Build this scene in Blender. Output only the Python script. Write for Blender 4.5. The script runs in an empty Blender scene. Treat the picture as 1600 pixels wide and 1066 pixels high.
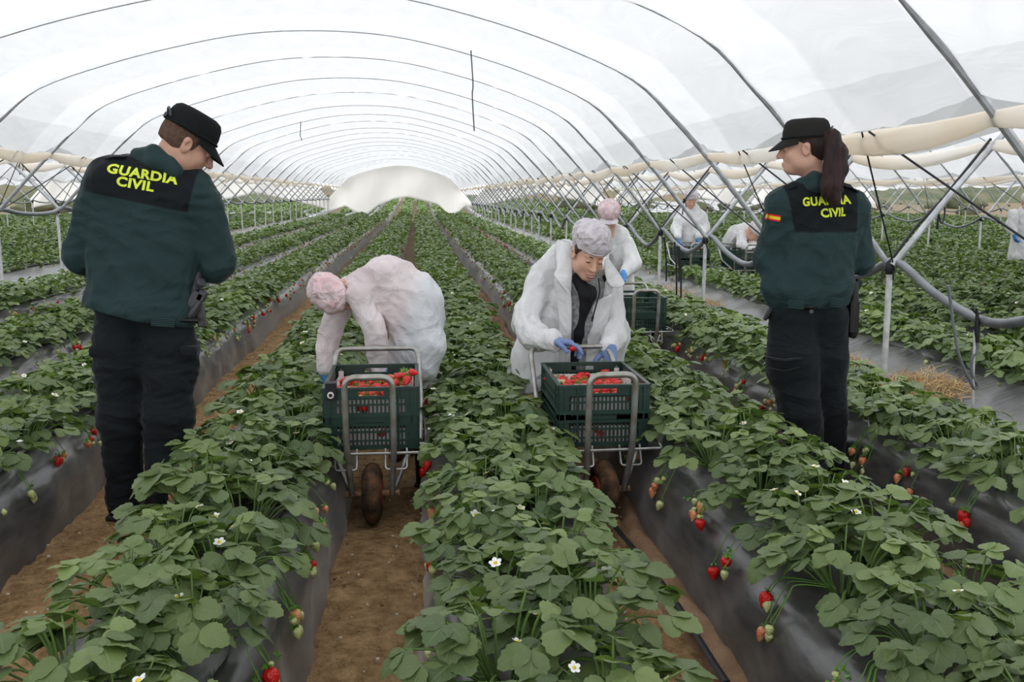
import bpy, bmesh, math, random
import numpy as np
from mathutils import Vector, Matrix
from mathutils.bvhtree import BVHTree

random.seed(7); RNG = np.random.default_rng(7)
C = bpy.context.scene.collection
SC = bpy.context.scene

# ------------------------------------------------------------ camera, sky, exposure
F = 1500.0                      # focal length in pixels of the 1600 px wide frame
PITCH, YAW = math.atan(228 / F), math.radians(5.57)
EYE = 1.4
cam_data = bpy.data.cameras.new('camera'); cam = bpy.data.objects.new('camera', cam_data); C.objects.link(cam)
cam_data.sensor_width = 36; cam_data.lens = 36 * F / 1600
cam_data.clip_start = .05; cam_data.clip_end = 500
cam.location = (0, 0, EYE); cam.rotation_euler = (math.pi / 2 - PITCH, 0, -YAW)
SC.camera = cam
world = bpy.data.worlds.new('sky'); SC.world = world; world.use_nodes = True
bg = world.node_tree.nodes['Background']; bg.inputs[0].default_value = (.93, .96, 1, 1); bg.inputs[1].default_value = 1.2
sun = bpy.data.lights.new('overcast_sun', 'SUN'); sun.energy = .3; sun.angle = math.radians(50)
sun_o = bpy.data.objects.new('overcast_sun', sun); C.objects.link(sun_o); sun_o.rotation_euler = (math.radians(25), math.radians(12), 0)
SC.view_settings.view_transform = 'Standard'; SC.view_settings.look = 'None'
SC.view_settings.gamma = 1; SC.view_settings.exposure = 0.76
SC.view_settings.use_curve_mapping = False
SC.cycles.use_denoising = True
SC.cycles.max_bounces = 8; SC.cycles.diffuse_bounces = 4; SC.cycles.glossy_bounces = 2
SC.cycles.transmission_bounces = 6; SC.cycles.transparent_max_bounces = 10
SC.cycles.caustics_reflective = False; SC.cycles.caustics_refractive = False
SC.cycles.sample_clamp_indirect = 4

_cy, _sy, _cp, _sp = math.cos(YAW), math.sin(YAW), math.cos(PITCH), math.sin(PITCH)
_fw = Vector((_sy * _cp, _cy * _cp, -_sp)); _rt = Vector((_cy, -_sy, 0)); _up = _rt.cross(_fw)
def ray(px, py): return _fw + _rt * ((px - 800) / F) + _up * ((533 - py) / F)
def at_y(px, py, y):            # measured point of the photograph at distance y down the tunnel
    d = ray(px, py); return Vector((0, 0, EYE)) + d * (y / d.y)
def at_z(px, py, z):
    d = ray(px, py); return Vector((0, 0, EYE)) + d * ((z - EYE) / d.z)
def to_px(p):
    v = Vector(p) - Vector((0, 0, EYE)); w = v.dot(_fw)
    if w < .05: return None
    return 800 + F * v.dot(_rt) / w, 533 - F * v.dot(_up) / w, w

# ------------------------------------------------------------ materials
def mat(name, color, rough=.6, spec=.3, metal=0, bump=0, bscale=40, bdetail=4, var=0, vscale=8, col2=None, stretch=(1, 1, 1), sheen=0, transl=0, randobj=0, maskcol=None, soft=.004, coat=0, bdist=.01, ridge=False):
    m = bpy.data.materials.new(name); m.use_nodes = True; nt = m.node_tree; N = nt.nodes; L = nt.links
    b = N['Principled BSDF']; out = N['Material Output']
    b.inputs['Roughness'].default_value = rough; b.inputs['Specular IOR Level'].default_value = spec
    b.inputs['Metallic'].default_value = metal; b.inputs['Coat Weight'].default_value = coat
    if sheen: b.inputs['Sheen Weight'].default_value = sheen; b.inputs['Sheen Roughness'].default_value = .35
    color = tuple(color) + (1,)
    tc = N.new('ShaderNodeTexCoord'); mp = N.new('ShaderNodeMapping'); mp.inputs['Scale'].default_value = stretch
    L.new(tc.outputs['Object'], mp.inputs['Vector'])
    src = None
    rgb = N.new('ShaderNodeRGB'); rgb.outputs[0].default_value = color; src = rgb.outputs[0]
    if var or col2:
        n = N.new('ShaderNodeTexNoise'); n.inputs['Scale'].default_value = vscale; n.inputs['Detail'].default_value = 9 if vscale == 13 else 5; n.inputs['Roughness'].default_value = .72 if vscale == 13 else .5
        L.new(mp.outputs[0], n.inputs['Vector'])
        r = N.new('ShaderNodeValToRGB'); r.color_ramp.elements[0].position = .35; r.color_ramp.elements[1].position = .68
        L.new(n.outputs['Fac'], r.inputs[0])
        c2 = tuple(col2) + (1,) if col2 else tuple(min(1, c * (1 + var)) for c in color[:3]) + (1,)
        r.color_ramp.elements[0].color = color if col2 else tuple(c * (1 - var) for c in color[:3]) + (1,)
        r.color_ramp.elements[1].color = c2
        src = r.outputs[0]
    if ridge == 2:              # thin cloth: crease shading painted into the colour, whiter ridges and darker hollows, plus some show-through
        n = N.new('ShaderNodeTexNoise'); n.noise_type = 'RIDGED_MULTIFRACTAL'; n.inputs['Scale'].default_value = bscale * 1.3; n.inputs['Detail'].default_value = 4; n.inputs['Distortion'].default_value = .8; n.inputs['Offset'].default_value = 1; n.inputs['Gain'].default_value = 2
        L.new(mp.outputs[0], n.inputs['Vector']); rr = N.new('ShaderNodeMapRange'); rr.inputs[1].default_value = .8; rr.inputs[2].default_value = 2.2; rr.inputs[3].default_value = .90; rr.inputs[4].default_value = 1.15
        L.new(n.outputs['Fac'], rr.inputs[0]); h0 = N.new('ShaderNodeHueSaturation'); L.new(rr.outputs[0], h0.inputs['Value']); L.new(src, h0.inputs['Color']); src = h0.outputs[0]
    if maskcol:                 # second dyed colour of the cloth, where the 'mask' attribute of the mesh is positive
        a = N.new('ShaderNodeAttribute'); a.attribute_name = 'mask'
        mr = N.new('ShaderNodeMapRange'); mr.inputs[1].default_value = -soft; mr.inputs[2].default_value = soft
        L.new(a.outputs['Fac'], mr.inputs[0])
        mx = N.new('ShaderNodeMixRGB'); L.new(mr.outputs[0], mx.inputs[0]); L.new(src, mx.inputs[1])
        mx.inputs[2].default_value = tuple(maskcol) + (1,); src = mx.outputs[0]
    if randobj:
        oi = N.new('ShaderNodeObjectInfo'); hs = N.new('ShaderNodeHueSaturation')
        mr2 = N.new('ShaderNodeMapRange'); mr2.inputs[3].default_value = 1 - randobj; mr2.inputs[4].default_value = 1 + randobj
        L.new(oi.outputs['Random'], mr2.inputs[0]); L.new(mr2.outputs[0], hs.inputs['Value']); L.new(src, hs.inputs['Color']); src = hs.outputs[0]
    L.new(src, b.inputs['Base Color'])
    if bump:
        n = N.new('ShaderNodeTexNoise'); n.inputs['Scale'].default_value = bscale; n.inputs['Detail'].default_value = bdetail
        if ridge: n.noise_type = 'RIDGED_MULTIFRACTAL'; n.inputs['Roughness'].default_value = .45; n.inputs['Distortion'].default_value = .6; n.inputs['Offset'].default_value = 1; n.inputs['Gain'].default_value = 2
        L.new(mp.outputs[0], n.inputs['Vector'])
        bp = N.new('ShaderNodeBump'); bp.inputs['Strength'].default_value = bump; bp.inputs['Distance'].default_value = bdist
        L.new(n.outputs['Fac'], bp.inputs['Height']); L.new(bp.outputs[0], b.inputs['Normal'])
    if transl:
        t = N.new('ShaderNodeBsdfTranslucent'); L.new(src, t.inputs[0]); ms = N.new('ShaderNodeMixShader')
        ms.inputs[0].default_value = transl; L.new(b.outputs[0], ms.inputs[1]); L.new(t.outputs[0], ms.inputs[2]); L.new(ms.outputs[0], out.inputs[0])
    return m

def leaf_material(name, c1, c2, edge):
    m = mat(name, c1, rough=.42, spec=.45); nt = m.node_tree; N = nt.nodes; L = nt.links; b = N['Principled BSDF']
    uv = N.new('ShaderNodeUVMap'); sep = N.new('ShaderNodeSeparateXYZ'); L.new(uv.outputs[0], sep.inputs[0])
    # veins: stripes running obliquely from the midrib
    ab = N.new('ShaderNodeMath'); ab.operation = 'ABSOLUTE'; L.new(sep.outputs[1], ab.inputs[0])
    ml = N.new('ShaderNodeMath'); ml.operation = 'MULTIPLY_ADD'; ml.inputs[1].default_value = -.35; L.new(ab.outputs[0], ml.inputs[0]); L.new(sep.outputs[0], ml.inputs[2])
    m2 = N.new('ShaderNodeMath'); m2.operation = 'MULTIPLY'; m2.inputs[1].default_value = 44; L.new(ml.outputs[0], m2.inputs[0])
    sn = N.new('ShaderNodeMath'); sn.operation = 'SINE'; L.new(m2.outputs[0], sn.inputs[0])
    mid = N.new('ShaderNodeMapRange'); mid.inputs[1].default_value = 0; mid.inputs[2].default_value = .09; mid.inputs[3].default_value = 1; mid.inputs[4].default_value = 0; L.new(ab.outputs[0], mid.inputs[0])
    vr = N.new('ShaderNodeMapRange'); vr.inputs[1].default_value = .75; vr.inputs[2].default_value = 1; vr.inputs[4].default_value = .45; L.new(sn.outputs[0], vr.inputs[0])
    mx = N.new('ShaderNodeMath'); mx.operation = 'MAXIMUM'; L.new(mid.outputs[0], mx.inputs[0]); L.new(vr.outputs[0], mx.inputs[1])
    at = N.new('ShaderNodeAttribute'); at.attribute_name = 'tone'
    r = N.new('ShaderNodeValToRGB'); L.new(at.outputs['Fac'], r.inputs[0])
    r.color_ramp.elements[0].color = tuple(c1) + (1,); r.color_ramp.elements[1].color = tuple(c2) + (1,)
    mc = N.new('ShaderNodeMixRGB'); mc.inputs[2].default_value = tuple(edge) + (1,); L.new(r.outputs[0], mc.inputs[1])
    sc = N.new('ShaderNodeMath'); sc.operation = 'MULTIPLY'; sc.inputs[1].default_value = .5; L.new(mx.outputs[0], sc.inputs[0]); L.new(sc.outputs[0], mc.inputs[0])
    oi = N.new('ShaderNodeObjectInfo'); hs = N.new('ShaderNodeHueSaturation'); mr = N.new('ShaderNodeMapRange'); mr.inputs[3].default_value = .85; mr.inputs[4].default_value = 1.15
    L.new(oi.outputs['Random'], mr.inputs[0]); L.new(mr.outputs[0], hs.inputs['Value']); L.new(mc.outputs[0], hs.inputs['Color'])
    L.new(hs.outputs[0], b.inputs['Base Color'])
    bp = N.new('ShaderNodeBump'); bp.inputs['Strength'].default_value = .5; bp.inputs['Distance'].default_value = .002; bp.invert = True
    L.new(mx.outputs[0], bp.inputs['Height']); L.new(bp.outputs[0], b.inputs['Normal'])
    t = N.new('ShaderNodeBsdfTranslucent'); hs2 = N.new('ShaderNodeMixRGB'); hs2.blend_type = 'MULTIPLY'; hs2.inputs[0].default_value = 1; hs2.inputs[2].default_value = (1.0, 1.25, .4, 1)
    L.new(hs.outputs[0], hs2.inputs[1]); L.new(hs2.outputs[0], t.inputs[0])
    ms = N.new('ShaderNodeMixShader'); ms.inputs[0].default_value = .28
    L.new(b.outputs[0], ms.inputs[1]); L.new(t.outputs[0], ms.inputs[2]); L.new(ms.outputs[0], N['Material Output'].inputs[0])
    return m

def film_material(name, bands):
    m = bpy.data.materials.new(name); m.use_nodes = True; nt = m.node_tree; N = nt.nodes; L = nt.links
    N.remove(N['Principled BSDF']); out = N['Material Output']
    tc = N.new('ShaderNodeTexCoord'); mp = N.new('ShaderNodeMapping'); L.new(tc.outputs['Object'], mp.inputs[0]); mp.inputs['Scale'].default_value = (1, .35, 1)
    n = N.new('ShaderNodeTexNoise'); n.inputs['Scale'].default_value = 5; n.inputs['Detail'].default_value = 6; n.inputs['Distortion'].default_value = 1.2; L.new(mp.outputs[0], n.inputs['Vector'])
    r = N.new('ShaderNodeMapRange'); r.inputs[1].default_value = .3; r.inputs[2].default_value = .7; r.inputs[3].default_value = .0; r.inputs[4].default_value = .05; L.new(n.outputs['Fac'], r.inputs[0])
    sep = N.new('ShaderNodeSeparateXYZ'); L.new(tc.outputs['Object'], sep.inputs[0])
    # the sheet is doubled over every second half bay: the doubled part passes less light
    a = N.new('ShaderNodeMath'); a.operation = 'MULTIPLY_ADD'; a.inputs[1].default_value = 1 / 1.95; a.inputs[2].default_value = -(3.85 / 1.95) + 10; L.new(sep.outputs[1], a.inputs[0])
    fr = N.new('ShaderNodeMath'); fr.operation = 'FRACT'; L.new(a.outputs[0], fr.inputs[0])
    st = N.new('ShaderNodeMapRange'); st.inputs[1].default_value = .50; st.inputs[2].default_value = .53; st.inputs[3].default_value = bands; st.inputs[4].default_value = 0; L.new(fr.outputs[0], st.inputs[0])
    sb = N.new('ShaderNodeMath'); sb.operation = 'ADD'; L.new(r.outputs[0], sb.inputs[0]); L.new(st.outputs[0], sb.inputs[1])
    inv = N.new('ShaderNodeMath'); inv.operation = 'SUBTRACT'; inv.inputs[0].default_value = .76; L.new(sb.outputs[0], inv.inputs[1])
    cb = N.new('ShaderNodeCombineColor'); 
    for i in range(3): L.new(inv.outputs[0], cb.inputs[i])
    bp = N.new('ShaderNodeBump'); bp.inputs['Strength'].default_value = .6; bp.inputs['Distance'].default_value = .02; L.new(n.outputs['Fac'], bp.inputs['Height'])
    t = N.new('ShaderNodeBsdfTranslucent'); d = N.new('ShaderNodeBsdfDiffuse'); tr = N.new('ShaderNodeBsdfTransparent'); g = N.new('ShaderNodeBsdfGlossy'); g.inputs['Roughness'].default_value = .3
    for s in (t, d): L.new(cb.outputs[0], s.inputs[0]); L.new(bp.outputs[0], s.inputs['Normal'])
    L.new(bp.outputs[0], g.inputs['Normal'])
    L.new(cb.outputs[0], tr.inputs[0])
    m1 = N.new('ShaderNodeMixShader'); m1.inputs[0].default_value = .28; L.new(t.outputs[0], m1.inputs[1]); L.new(d.outputs[0], m1.inputs[2])
    m2 = N.new('ShaderNodeMixShader'); m2.inputs[0].default_value = .10; L.new(m1.outputs[0], m2.inputs[1]); L.new(tr.outputs[0], m2.inputs[2])
    m3 = N.new('ShaderNodeMixShader'); m3.inputs[0].default_value = .04; L.new(m2.outputs[0], m3.inputs[1]); L.new(g.outputs[0], m3.inputs[2])
    L.new(m3.outputs[0], out.inputs[0]); return m

M = {}
M['soil'] = mat('soil', (.185, .108, .046), rough=.95, spec=.1, bump=1, bscale=22, bdetail=12, col2=(.48, .31, .16), vscale=13, bdist=.05)
M['soil_light'] = mat('sandy_soil', (.22, .13, .075), rough=.95, spec=.1, bump=1, bscale=60, bdetail=8, col2=(.33, .21, .13), vscale=9)
M['plastic'] = mat('black_mulch_film', (.020, .020, .022), rough=.33, spec=.9, bump=.45, bscale=7, bdetail=7, coat=.15, sheen=.35, col2=(.075, .068, .062), vscale=14, stretch=(1, .6, 2.2))
M['strip'] = mat('grey_mulch_film', (.04, .04, .043), rough=.3, spec=.9, sheen=.6, bump=1, bscale=5, bdetail=3, col2=(.06, .055, .05), vscale=7, stretch=(.5, 4.5, .5))
M['leaf'] = leaf_material('strawberry_leaf', (.085, .135, .048), (.235, .305, .105), (.25, .33, .14))
M['stem'] = mat('leaf_stalk', (.12, .20, .05), rough=.5)
M['red'] = mat('ripe_berry', (.62, .012, .010), rough=.3, spec=.5, bump=.5, bscale=160, bdetail=1, randobj=.15)
M['blush'] = mat('half_ripe_berry', (.66, .62, .30), rough=.35, spec=.5, bump=.5, bscale=160, bdetail=1, col2=(.72, .16, .07), vscale=18)
M['green'] = mat('unripe_berry', (.42, .50, .15), rough=.35, spec=.5, bump=.5, bscale=160, bdetail=1, col2=(.60, .62, .30), vscale=24)
M['calyx'] = mat('berry_calyx', (.12, .26, .035), rough=.5)
M['petal'] = mat('white_petal', (.85, .85, .82), rough=.6)
M['pollen'] = mat('yellow_flower_centre', (.75, .55, .05), rough=.7)
M['steel'] = mat('galvanised_steel', (.36, .37, .38), rough=.5, metal=.2, var=.25, vscale=12, bump=.1)
M['post'] = mat('weathered_post_steel', (.55, .56, .55), rough=.55, metal=.25, var=.2, vscale=20)
M['hose'] = mat('grey_hose', (.13, .14, .15), rough=.45, spec=.5, var=.2)
M['black'] = mat('black_rubber', (.012, .012, .014), rough=.5)
M['film'] = film_material('tunnel_film', .075)
M['skirt'] = mat('rolled_film_edge', (.93, .90, .86), rough=.7, spec=.2, bump=1, bscale=6, bdetail=7, stretch=(1, .35, 1), transl=.6, col2=(.88, .80, .69), vscale=2.2)
M['straw'] = mat('dry_straw', (.50, .34, .16), rough=.8, var=.3, vscale=30)
M['crate'] = mat('dark_green_plastic', (.010, .038, .027), rough=.42, spec=.5, var=.15)
M['card'] = mat('white_card_box', (.80, .72, .70), rough=.6)
M['cartsteel'] = mat('cart_steel', (.42, .43, .42), rough=.38, metal=.7, col2=(.30, .27, .22), vscale=18, bump=.15)
M['rust'] = mat('rusty_steel', (.26, .12, .06), rough=.85, col2=(.42, .27, .17), vscale=40, bump=.5)
M['mudtyre'] = mat('muddy_tyre', (.030, .020, .014), rough=.9, col2=(.17, .085, .040), vscale=16, bump=1, bscale=60)
M['redhub'] = mat('red_wheel_hub', (.35, .05, .04), rough=.5, var=.3)
M['skin_m'] = mat('skin_light', (.55, .31, .22), rough=.5, spec=.35, var=.10, vscale=18)
M['skin_w'] = mat('skin_tan', (.64, .37, .27), rough=.5, spec=.35, var=.07, vscale=14)
M['jacket'] = mat('officer_jacket', (.020, .042, .044), rough=.8, spec=.2, sheen=.1, bump=.5, bscale=3.5, bdetail=6, bdist=.02, ridge=True, maskcol=(.0075, .010, .012))
M['jacket2'] = mat('officer_jacket_plain', (.023, .046, .048), rough=.8, spec=.2, sheen=.15, bump=.25, bscale=300, bdetail=2)
M['jblack'] = mat('black_jacket_cloth', (.0075, .010, .012), rough=.85, spec=.2)
M['trouser'] = mat('dark_trousers', (.0085, .0115, .013), rough=.9, spec=.2, sheen=.1, bump=.5, bscale=4, bdetail=6, bdist=.02, ridge=True, stretch=(.7, .7, 1.6))
M['capcloth'] = mat('cap_cloth', (.008, .010, .010), rough=.85, spec=.2, bump=.2, bscale=400)
M['capcloth_w'] = mat('faded_cap_cloth', (.022, .022, .020), rough=.9, spec=.2, bump=.2, bscale=400)
M['boot'] = mat('black_boot', (.008, .008, .008), rough=.45)
M['hi_vis'] = mat('yellow_lettering', (.72, .83, .06), rough=.55)
M['flag_red'] = mat('flag_red', (.60, .015, .02), rough=.7)
M['flag_yellow'] = mat('flag_yellow', (.85, .55, .03), rough=.7)
M['hair_dark'] = mat('dark_hair', (.012, .006, .005), rough=.45, spec=.4, bump=.9, bscale=60, stretch=(6, 6, .25), col2=(.045, .012, .010), vscale=5)
M['hair_short'] = mat('cropped_hair', (.085, .048, .032), rough=.85, bump=.5, bscale=400, col2=(.13, .075, .05), vscale=60)
M['hair_brown'] = mat('brown_hair', (.05, .025, .015), rough=.6, bump=.6, bscale=80, stretch=(4, 4, .5))
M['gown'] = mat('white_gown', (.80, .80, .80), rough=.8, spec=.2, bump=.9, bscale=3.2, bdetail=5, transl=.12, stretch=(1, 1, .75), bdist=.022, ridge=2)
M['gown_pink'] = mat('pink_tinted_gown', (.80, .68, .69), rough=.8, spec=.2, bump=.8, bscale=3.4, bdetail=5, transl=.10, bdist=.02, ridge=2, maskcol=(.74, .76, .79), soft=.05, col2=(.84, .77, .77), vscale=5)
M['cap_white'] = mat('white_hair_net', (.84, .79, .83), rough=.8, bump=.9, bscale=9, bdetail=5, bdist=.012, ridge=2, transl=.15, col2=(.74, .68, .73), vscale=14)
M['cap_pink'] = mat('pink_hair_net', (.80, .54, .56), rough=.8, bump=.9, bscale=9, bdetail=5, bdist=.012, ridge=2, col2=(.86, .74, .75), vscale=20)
M['glove'] = mat('blue_glove', (.13, .20, .42), rough=.45, spec=.4, col2=(.20, .27, .48), vscale=16, bump=.35, bscale=70)
M['glove_bright'] = mat('bright_blue_glove', (.06, .25, .62), rough=.45, spec=.4, bump=.3, bscale=60)
M['greycoat'] = mat('grey_checked_jacket', (.16, .16, .16), rough=.85, col2=(.36, .36, .37), vscale=45, bump=.3)
M['blackcloth'] = mat('black_top', (.008, .008, .010), rough=.8)
M['lip'] = mat('lips', (.36, .085, .075), rough=.4)
M['teeth'] = mat('teeth', (.75, .72, .66), rough=.3)
M['brow'] = mat('brow_hair', (.035, .016, .010), rough=.7)
M['mud'] = mat('muddy_boot', (.16, .085, .045), rough=.9, bump=.8, bscale=30, col2=(.09, .05, .03), vscale=12)
M['shrub'] = mat('distant_shrub', (.055, .075, .035), rough=.9, col2=(.14, .13, .075), vscale=.5, bump=1, bscale=2)
M['hill'] = mat('distant_bare_hill', (.22, .15, .09), rough=.95, col2=(.10, .12, .06), vscale=.35)
M['field'] = mat('field_soil', (.20, .13, .075), rough=.95, col2=(.13, .12, .06), vscale=.4)
M['button'] = mat('black_button', (.05, .05, .055), rough=.3)

# ------------------------------------------------------------ mesh helpers
def tag(o, label=None, cat=None, group=None, kind=None):
    if label: o['label'] = label
    if cat: o['category'] = cat
    if group: o['group'] = group
    if kind: o['kind'] = kind
    return o
def empty(name, loc, rz=0):
    o = bpy.data.objects.new(name, None); C.objects.link(o); o.location = loc; o.rotation_euler = (0, 0, rz); o.empty_display_size = .1
    o['_rz'] = rz; return o
def mesh_obj(name, verts, faces, mats, parent=None, smooth=True, mi=None, world=False, attrs=None, uv=None):
    """verts in the parent's frame, or in world coordinates when world=True"""
    V = np.asarray(verts, dtype=np.float64).reshape(-1, 3)
    loc = None
    if world:
        if parent is not None:
            org = Vector(parent.location)
            if parent.parent is not None: org += Vector(parent.parent.location)
        else:
            org = Vector((float(V[:, 0].mean()), float(V[:, 1].mean()), float(V[:, 2].min()))); loc = org
        V = V - np.array(org)
        if parent is not None and parent.get('_rz'):
            c, s = math.cos(-parent['_rz']), math.sin(-parent['_rz'])
            V = np.stack([V[:, 0] * c - V[:, 1] * s, V[:, 0] * s + V[:, 1] * c, V[:, 2]], 1)
    me = bpy.data.meshes.new(name)
    if isinstance(faces, np.ndarray):
        n, k = faces.shape
        me.vertices.add(len(V)); me.vertices.foreach_set('co', V.ravel())
        me.loops.add(n * k); me.loops.foreach_set('vertex_index', faces.astype(np.int32).ravel())
        me.polygons.add(n); me.polygons.foreach_set('loop_start', np.arange(0, n * k, k, dtype=np.int32))
        me.update(calc_edges=True)
    else:
        me.from_pydata([tuple(v) for v in V], [], faces)
    if not isinstance(mats, (list, tuple)): mats = [mats]
    for m in mats: me.materials.append(m)
    if mi is not None: me.polygons.foreach_set('material_index', np.asarray(mi, dtype=np.int32))
    if smooth: me.polygons.foreach_set('use_smooth', np.ones(len(me.polygons), dtype=bool))
    for k, v in (attrs or {}).items():
        a = me.attributes.new(k, 'FLOAT', 'POINT'); a.data.foreach_set('value', np.asarray(v, dtype=np.float32))
    if uv is not None:
        l = me.uv_layers.new(name='UVMap'); li = np.empty(len(me.loops), dtype=np.int32); me.loops.foreach_get('vertex_index', li)
        l.data.foreach_set('uv', np.asarray(uv, dtype=np.float32)[li].ravel())
    me.validate(); me.update()
    o = bpy.data.objects.new(name, me); C.objects.link(o)
    if parent is not None: o.parent = parent
    if loc is not None: o.location = loc
    return o

def catmull(pts, n=8):
    P = [Vector(p) for p in pts]; P = [P[0] * 2 - P[1]] + P + [P[-1] * 2 - P[-2]]; out = []
    for i in range(1, len(P) - 2):
        for k in range(n):
            t = k / n; a, b, c, d = P[i - 1], P[i], P[i + 1], P[i + 2]
            out.append(.5 * ((2 * b) + (c - a) * t + (2 * a - 5 * b + 4 * c - d) * t * t + (3 * b - 3 * c + d - a) * t ** 3))
    out.append(P[-2]); return out
def fillet(pts, r, n=5):
    P = [Vector(p) for p in pts]; out = [P[0]]
    for i in range(1, len(P) - 1):
        a = (P[i - 1] - P[i]); b = (P[i + 1] - P[i]); rr = min(r, a.length * .48, b.length * .48)
        p0 = P[i] + a.normalized() * rr; p1 = P[i] + b.normalized() * rr
        for k in range(n + 1):
            t = k / n; out.append(p0 * (1 - t) ** 2 + P[i] * 2 * t * (1 - t) + p1 * t * t)
    out.append(P[-1]); return out

class MB:
    def __init__(s): s.v = []; s.f = []; s.m = []
    def add(s, v, f, m=0):
        o = len(s.v); s.v += [tuple(x) for x in v]; s.f += [tuple(i + o for i in q) for q in f]; s.m += [m] * len(f); return s
    def box(s, c, d, R=None, m=0):
        c = Vector(c); V = [Vector((x * d[0] / 2, y * d[1] / 2, z * d[2] / 2)) for x in (-1, 1) for y in (-1, 1) for z in (-1, 1)]
        if R: V = [R @ p for p in V]
        return s.add([c + p for p in V], [(0, 1, 3, 2), (4, 6, 7, 5), (0, 4, 5, 1), (2, 3, 7, 6), (0, 2, 6, 4), (1, 5, 7, 3)], m)
    def tube(s, pts, r, n=8, m=0, cap=True, flat=None):
        P = [Vector(p) for p in pts]; R = r if isinstance(r, (list, tuple)) else [r] * len(P); V = []; Fc = []
        t0 = (P[1] - P[0]).normalized(); up = Vector((0, 0, 1)) if abs(t0.z) < .9 else Vector((1, 0, 0)); u = t0.cross(up).normalized()
        for i, p in enumerate(P):
            t = (P[min(i + 1, len(P) - 1)] - P[max(i - 1, 0)]).normalized(); u = (u - t * u.dot(t)).normalized(); w = t.cross(u)
            for k in range(n):
                a = 2 * math.pi * k / n; V.append(p + (u * math.cos(a) + w * math.sin(a) * (flat or 1)) * R[i])
        for i in range(len(P) - 1):
            for k in range(n): Fc.append((i * n + k, i * n + (k + 1) % n, (i + 1) * n + (k + 1) % n, (i + 1) * n + k))
        if cap: Fc += [tuple(range(n))[::-1], tuple(range((len(P) - 1) * n, len(P) * n))]
        return s.add(V, Fc, m)
    def cyl(s, a, b, r, n=16, m=0, r2=None): return s.tube([a, b], [r, r2 if r2 is not None else r], n, m)
    def loft(s, rings, m=0, caps=(True, True)):
        n = len(rings[0]); V = [p for r in rings for p in r]; Fc = []
        for i in range(len(rings) - 1):
            for k in range(n): Fc.append((i * n + k, i * n + (k + 1) % n, (i + 1) * n + (k + 1) % n, (i + 1) * n + k))
        if caps[0]: Fc.append(tuple(range(n))[::-1])
        if caps[1]: Fc.append(tuple(range((len(rings) - 1) * n, len(rings) * n)))
        return s.add(V, Fc, m)
    def revolve(s, prof, c, ax, n=20, m=0, squash=1):
        ax = Vector(ax).normalized(); u = ax.orthogonal().normalized(); w = ax.cross(u); c = Vector(c)
        return s.loft([[c + ax * h + (u * math.cos(2 * math.pi * k / n) + w * math.sin(2 * math.pi * k / n)) * max(r, 1e-4) for k in range(n)] for h, r in prof], m)
    def build(s, name, mats, parent=None, smooth=True, world=True):
        o = mesh_obj(name, s.v, s.f, mats, parent, smooth, s.m, world)
        if smooth:
            me = o.data; me.set_sharp_from_angle(angle=math.radians(40))
        return o

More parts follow.
